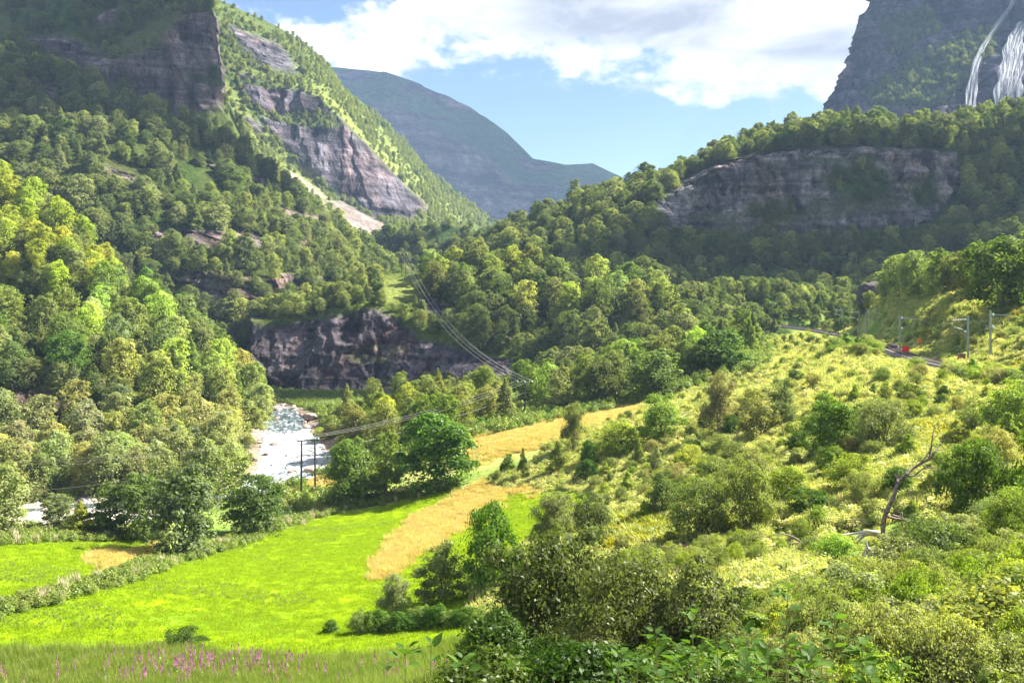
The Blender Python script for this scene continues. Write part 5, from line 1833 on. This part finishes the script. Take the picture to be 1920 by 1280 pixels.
rw_root = empty('railway_track', tuple(tp[0] * 0))
tag(rw_root, 'single railway track curving over the hillside on pale ballast', 'railway')
MB().add(*strip([(-2.7, -1.1), (-1.65, 0.1), (1.65, 0.1), (2.7, -1.1)])).build('ballast_bed', M_ballast, rw_root)
for sx in (-0.72, 0.72):
    MB().add(*strip([(sx - 0.05, 0.14), (sx - 0.05, 0.34), (sx + 0.05, 0.34), (sx + 0.05, 0.14)])).build('rail', M_rail, rw_root)
mb = MB()
for i in range(0, len(tp)):
    for f in (0, 0.33, 0.66):
        if i + 1 < len(tp):
            p = tp[i] * (1 - f) + tp[i + 1] * f
            mb.box((p[0], p[1], p[2] + 0.15), (2.4, 0.26, 0.12), math.atan2(tn[i, 1], tn[i, 0]))
sl = mb.build('sleepers', M_sleeper, rw_root)
sl['kind'] = 'stuff'

masts = [(1441, 602, 340, -1, 'farthest railway mast, small in front of the shaded wood'), (1518, 610, 318, -1, 'second farthest railway mast with its arm to the left'), (1582, 620, 272, -1, 'mast with its arm to the left standing before the dark rock'),
         (1611, 632, 232, -1, 'left mast of the close pair beside the dark rock'), (1625, 634, 226, 1, 'right mast of the close pair beside the dark rock'), (1687, 664, 168, 1, 'railway mast beside the red box'),
         (1815, 678, 146, -1, 'railway mast beside the brown cabinet with its arm to the left'), (1857, 684, 140, 1, 'rightmost railway mast above the yellow flowers')]
mtops = []
for px, py, d, sg, lab in masts:
    p = hit(px, py, 90, 420) or Vector(P(px, py, d))
    p = Vector(((px - CX) / FPX * d, d, ground1((px - CX) / FPX * d, d)))
    rt = empty('catenary_mast', p, 0.0)
    tag(rt, lab, 'railway mast', 'overhead line masts along the railway')
    MB().box((0, 0, 3.9), (0.26, 0.26, 8.2)).build('mast', M_steel, rt)
    MB().tube([(0, 0, 7.3), (sg * 2.9, -0.4, 7.2)], 0.06, 5).build('arm', M_steel, rt)
    MB().tube([(0, 0, 5.3), (sg * 2.6, -0.4, 6.0), (sg * 2.9, -0.4, 7.2)], 0.05, 5).build('brace', M_steel, rt)
    for z in (7.3, 5.3):
        MB().disc_stack((sg * 0.45, 0, z - 0.2), [(0.05, 0), (0.17, 0.05), (0.17, 0.35), (0.05, 0.4)], 8).build('insulator', M_ins, rt)
    mtops.append(p + Vector((sg * 2.9, -0.4, 7.1)))
o = MB()
for a, b in zip(mtops[:-1], mtops[1:]):
    o.tube(catenary(a, b, 0.5, 6), 0.02, 4)
o = o.build('contact_wire', M_wire)
tag(o, 'thin overhead contact wire carried from mast to mast along the railway', 'wire')


def roadside(name, px, py, d, boxes, label, cat):
    x = (px - CX) / FPX * d
    rt = empty(name, (x, d, ground1(x, d)))
    tag(rt, label, cat)
    for pn, c, s, mt in boxes:
        MB().box(c, s).build(pn, mt, rt)


roadside('equipment_box', 1698, 660, 166, [('board', (0, 0, 1.35), (1.15, 0.35, 1.1), M_red), ('post', (-0.35, 0.1, 0.4), (0.1, 0.1, 1.0), M_steel), ('post', (0.35, 0.1, 0.4), (0.1, 0.1, 1.0), M_steel)], 'bright red box on short posts beside the railway track', 'box')
roadside('marker_board', 1724, 645, 178, [('board', (0, 0, 1.6), (0.75, 0.12, 0.85), M_orange), ('post', (0, 0.1, 0.6), (0.09, 0.09, 1.4), M_steel)], 'small orange marker among the shrubs above the red box', 'marker')
roadside('cabinet', 1803, 680, 148, [('casing', (0, 0, 0.75), (1.0, 0.7, 1.4), M_brown), ('lid', (0, 0, 1.5), (1.12, 0.8, 0.1), M_rail), ('door', (0, -0.36, 0.75), (0.8, 0.03, 1.15), M_brown)], 'brown metal cabinet beside the railway near two masts', 'cabinet')

dark_st = stone_mesh(31, simple('dark_rock', (0.07, 0.055, 0.06), 0.9, 0, 0.8, 0.5, 0.6), 4)
for px, py, wpx, hpx, d, lab in [(1668, 612, 95, 44, 262, 'long dark rock outcrop behind the railway masts'), (1448, 590, 60, 26, 372, 'dark rock outcrop at the far end of the visible track'), (1678, 656, 26, 24, 176, 'small dark rock face beside the track near the red box')]:
    s = d / FPX
    x = (px - CX) * s
    o = obj('rock_outcrop', dark_st)
    o.location = (x, d + wpx * s * 0.3, ground1(x, d) + 0.2)
    o.scale = (wpx * s / 2 * 1.3, wpx * s / 3, hpx * s * 1.4)
    tag(o, lab, 'rock')

# ------------------------------------------------------------------ dead tree and fallen wood
db = hit(1660, 1034)
D0 = db.y


def dp(px, py, dz=0.0):
    return Vector(P(px, py, D0 + dz))


dt = empty('dead_tree', db)
tag(dt, 'bare leaning dead tree on the hillside above the fallen branches', 'dead tree')


def limb(path, r0, r1, name='branch', mat=None, parent=None, dz=0.0):
    pts = [dp(a, b, dz + 0.25 * math.sin(i * 1.3)) - db for i, (a, b) in enumerate(path)]
    n = len(pts)
    # soften the run and add knots
    sp = spline(np.array([tuple(p) for p in pts]), n * 4)
    rr = [r0 + (r1 - r0) * i / (len(sp) - 1) for i in range(len(sp))]
    rr = [r_ * (1 + 0.12 * math.sin(i * 2.3)) for i, r_ in enumerate(rr)]
    return MB().tube([tuple(p) for p in sp], rr, 7).build(name, mat or M_dead, parent, True)


limb([(1662, 1040), (1657, 1010), (1656, 985), (1662, 960), (1676, 930), (1684, 905), (1700, 888)], 0.18, 0.09, 'trunk', None, dt)
limb([(1698, 890), (1712, 878), (1728, 868), (1742, 860), (1752, 848), (1760, 838)], 0.10, 0.04, 'branch', None, dt)
limb([(1742, 861), (1746, 840), (1748, 822), (1752, 800)], 0.08, 0.015, 'branch', None, dt)
limb([(1684, 905), (1683, 895), (1690, 882)], 0.10, 0.03, 'branch', None, dt)
limb([(1698, 893), (1715, 890), (1735, 877), (1760, 880), (1775, 890)], 0.06, 0.012, 'branch', None, dt)
limb([(1758, 840), (1768, 828), (1775, 812)], 0.05, 0.01, 'branch', None, dt)
limb([(1725, 870), (1740, 850), (1744, 838)], 0.05, 0.01, 'branch', None, dt)
limb([(1664, 968), (1680, 972), (1700, 975), (1720, 985)], 0.09, 0.03, 'branch', None, dt)
limb([(1756, 843), (1772, 842), (1785, 830)], 0.035, 0.008, 'branch', None, dt)

tw_ = random.Random(9)
for k in range(22):
    bx, by = tw_.choice([(1690, 900), (1712, 878), (1728, 868), (1742, 860), (1752, 846), (1748, 825), (1735, 878), (1700, 890), (1665, 955), (1750, 812)])
    dx, dy = tw_.uniform(-16, 24), tw_.uniform(-30, 4)
    limb([(bx, by), (bx + dx * 0.5 + tw_.uniform(-3, 3), by + dy * 0.5), (bx + dx, by + dy)], 0.022, 0.006, 'twig', None, dt)


def fallen(paths, label, px, py, mat, r0=0.09):
    base = hit(px, py)
    rt = empty('fallen_branch', base)
    tag(rt, label, 'fallen branch')
    for pth in paths:
        pts = []
        for i, (a, b) in enumerate(pth):
            v = Vector(P(a, b, base.y + 0.3 * math.sin(i * 1.7 + a)))
            pts.append(tuple(v - base))
        sp = spline(np.array(pts), len(pts) * 4)
        rr = [r0 * (1 - 0.8 * i / (len(sp) - 1)) for i in range(len(sp))]
        MB().tube([tuple(p) for p in sp], rr, 6).build('branch', mat, rt, True)


fallen([[(1530, 1024), (1500, 1022), (1470, 1030), (1440, 1035)], [(1528, 1022), (1500, 1018), (1470, 1020), (1442, 1024)], [(1510, 1022), (1490, 1008), (1470, 1001), (1450, 1002)], [(1500, 1026), (1470, 1035), (1445, 1045)],
        [(1520, 1020), (1480, 1026), (1450, 1030)]], 'grey heap of fallen branches left of the bright green bush', 1485, 1040, M_dead, 0.10)
fallen([[(1655, 1008), (1635, 1000), (1615, 1002), (1600, 1014)], [(1640, 1000), (1620, 1004), (1605, 1020)], [(1655, 1000), (1630, 996), (1600, 1000), (1575, 1002)]], 'thick grey log lying against the foot of the dead tree', 1625, 1022, M_deadpale, 0.16)
fallen([[(1626, 1025), (1615, 1045), (1600, 1060), (1575, 1070), (1555, 1075)], [(1628, 1026), (1618, 1048), (1606, 1066)], [(1628, 1026), (1629, 1048), (1630, 1068)], [(1630, 1028), (1642, 1045), (1648, 1060)],
        [(1626, 1028), (1640, 1032), (1660, 1040)], [(1626, 1028), (1624, 1012)]], 'bleached forked branch sprawling below the dead tree', 1615, 1072, M_deadpale, 0.085)
fallen([[(1672, 965), (1690, 970), (1712, 978), (1730, 985)], [(1690, 960), (1692, 985), (1700, 1010)]], 'dark broken limb lying behind the dead tree', 1700, 1010, M_dead, 0.08)


# ------------------------------------------------------------------ large leaved shoots close to the camera
def leaf_blade(seed):
    r_ = random.Random(seed)
    n = 5
    V, Fq = [], []
    for i in range(n + 1):
        t = i / n
        wd = math.sin(math.pi * (t ** 0.8)) * 0.36 * (1 - 0.25 * t)
        z = -0.22 * t * t + r_.uniform(-0.01, 0.01)
        V += [(-wd, t, z + 0.10 * wd * 2), (0, t, z - 0.02), (wd, t, z + 0.10 * wd * 2)]
    for i in range(n):
        a = i * 3
        Fq += [(a, a + 1, a + 4, a + 3), (a + 1, a + 2, a + 5, a + 4)]
    me = bpy.data.meshes.new('leaf')
    me.from_pydata(V, [], Fq)
    for p in me.polygons:
        p.use_smooth = True
    me.materials.append(M_leaf_big)
    return me


blades_m = [leaf_blade(s) for s in range(3)]


def shoot(px, py, hpx, d, nl, leafcm, label, lean=0.1, group=None):
    """a leafy shoot whose top is at (px, py)"""
    top = Vector(P(px, py, d))
    L = hpx * d / FPX
    gz = min(ground1(top.x, top.y), top.z - 0.4)
    base = Vector((top.x - lean * L * 0.5, top.y, gz))
    rt = empty('leafy_shoot', base)
    tag(rt, label, 'plant', group)
    tl = top - base
    pts = [(0, 0, 0), tuple(tl * 0.4 + Vector((lean * 0.2, 0, 0))), tuple(tl * 0.75), tuple(tl)]
    sp = [Vector(p) for p in spline(np.array(pts), 14)]
    MB().tube([tuple(p) for p in sp], [0.012 - 0.009 * i / 13 for i in range(14)], 5).build('stem', M_stem, rt)
    for k in range(nl):
        t = 1 - (k / nl) * min(1.0, L / tl.length)
        i = min(12, int(t * 13))
        p = sp[i].lerp(sp[min(13, i + 1)], t * 13 - i)
        a = k * 2.4 + random.uniform(-0.4, 0.4)
        o_ = obj('leaf', random.choice(blades_m), rt)
        s = leafcm / 100 * random.uniform(0.75, 1.2) * (0.6 if k < 2 else 1)
        pet = Vector((math.cos(a), math.sin(a), 0.35)) * s * 0.3
        o_.location = p + pet
        o_.scale = (s, s, s)
        o_.rotation_euler = (random.uniform(0.1, 0.9), random.uniform(-0.5, 0.5), a - math.pi / 2)


shoots = [(1478, 1090, 190, 7.5, 11, 'tallest large leaved shoot at the bottom right of centre', 0.15), (1400, 1180, 120, 7.0, 9, 'large leaved shoot just left of the tallest one', -0.1), (1565, 1150, 130, 7.5, 9, 'large leaved shoot leaning right beside the tallest one', 0.3),
          (1300, 1140, 150, 9.0, 12, 'leafy shoot in front of the grey green willow bush', 0.1), (1230, 1180, 120, 8.5, 11, 'leafy shoot in front of the broad dark willow bush', -0.1), (1160, 1215, 90, 8.0, 9, 'low leafy shoot at the bottom edge near the dark willow', 0.1),
          (1345, 1200, 100, 7.5, 9, 'short leafy shoot between two taller ones', 0.05), (808, 1200, 90, 7.0, 5, 'thin leafy shoot left of centre at the bottom edge', 0.0), (760, 1215, 70, 6.5, 4, 'smallest leafy shoot among the purple flowers', 0.05),
          (870, 1230, 60, 6.5, 4, 'short shoot with two large leaves below the lower dark bush', 0.1), (965, 1232, 60, 7.0, 5, 'leafy shoot below the centre foreground bush', -0.1), (1690, 1240, 60, 7.0, 5, 'short leafy shoot at the bottom edge right of the tall shoots', 0.1),
          (720, 1245, 50, 6.2, 3, 'leftmost leafy shoot at the bottom edge', -0.1), (1440, 1215, 90, 6.5, 8, 'dense leafy shoot at the foot of the tallest one', 0.1), (1270, 1225, 80, 7.5, 8, 'bushy leafy shoot at the bottom edge under the dark willow', 0.0),
          (1520, 1225, 70, 6.8, 7, 'low broad leaved shoot right of the dense shoot', 0.1), (1195, 1235, 60, 7.5, 7, 'small broad leaved shoot near the low leafy shoot', 0.1)]
for s in shoots:
    shoot(s[0], s[1], s[2], s[3], int(s[4] * 1.5), random.uniform(11, 14), s[5], s[6])
for k in range(26):
    shoot(random.uniform(1120, 1640), random.uniform(1195, 1275), 90, random.uniform(6.5, 9), 9, random.uniform(9, 13), 'short broad leaved shoot in the fringe along the bottom edge', random.uniform(-0.2, 0.3), 'short shoots along the bottom edge')

# ------------------------------------------------------------------ the air
hz_m = bpy.data.materials.new('valley_air')
hz_m.use_nodes = True
t = NT(hz_m.node_tree)
pv = t.n('ShaderNodeVolumePrincipled')
pv.inputs['Color'].default_value = (0.42, 0.62, 1.0, 1)
pv.inputs['Density'].default_value = 0.000105
pv.inputs['Anisotropy'].default_value = 0.0
oo = t.n('ShaderNodeOutputMaterial')
t.l(pv.outputs[0], oo.inputs['Volume'])
hb = MB().box((100, 1740, 525), (5200, 4320, 1350)).build('haze', hz_m)
tag(hb, 'pale blue summer haze filling the valley', None, kind='stuff')


# ------------------------------------------------------------------ unseen clouds, added up-sun only to throw broad shadows on the valley
def shade_cloud_mesh(rx, ry, seed):
    import bmesh
    bm = bmesh.new()
    bmesh.ops.create_icosphere(bm, subdivisions=5, radius=1.0)
    co = np.array([v.co[:] for v in bm.verts])
    d_, _, _ = worley(co * 2.2 + seed * 2.3, seed)
    k = 0.80 + 0.38 * fbm(co * 1.3 + seed, 4, seed) - 0.22 * (d_ - 0.4)
    for v, kk in zip(bm.verts, k):
        v.co = Vector((v.co.x * rx * kk, v.co.y * ry * kk, (v.co.z if v.co.z > 0 else v.co.z * 0.35) * min(rx, ry) * 0.5 * kk))
    me = bpy.data.meshes.new('shade_cloud')
    bm.to_mesh(me)
    bm.free()
    for p_ in me.polygons:
        p_.use_smooth = True
    me.materials.append(M_shade_cloud)
    return me


M_shade_cloud, t = new_mat('shade_cloud_white')
df = t.n('ShaderNodeBsdfDiffuse')
df.inputs[0].default_value = (0.9, 0.9, 0.92, 1)
tr = t.n('ShaderNodeBsdfTranslucent')
tr.inputs[0].default_value = (0.9, 0.92, 0.95, 1)
mx = t.n('ShaderNodeMixShader')
mx.inputs[0].default_value = 0.5
t.l(df.outputs[0], mx.inputs[1])
t.l(tr.outputs[0], mx.inputs[2])
oo = t.n('ShaderNodeOutputMaterial')
t.l(mx.outputs[0], oo.inputs[0])
for (cx_, cy_, rx, ry, rz, lab) in [(-510, 600, 215, 100, 0.1, 'unseen white shade caster added to darken the left crag'), (-335, 500, 165, 88, 0.35, 'unseen white shade caster added to darken the left slope'), (230, 465, 240, 62, 0.05, 'long unseen shade caster added to darken the right hill'),
                                    (-420, 2700, 1150, 430, 0.0, 'broad unseen shade caster added to darken the far mountain'), (-26, 318, 70, 26, 0.0, 'small unseen shade caster added to darken the river bend')]:
    H_ = 1350.0
    k = (H_ - 60) / SUN.z
    o = obj('shade_cloud', shade_cloud_mesh(rx, ry, int(abs(cx_))))
    o.location = (cx_ + SUN.x * k, cy_ + SUN.y * k, H_)
    o.rotation_euler = (0, 0, rz)
    tag(o, lab, 'shade_cloud')
print('objects', len(scene.objects))
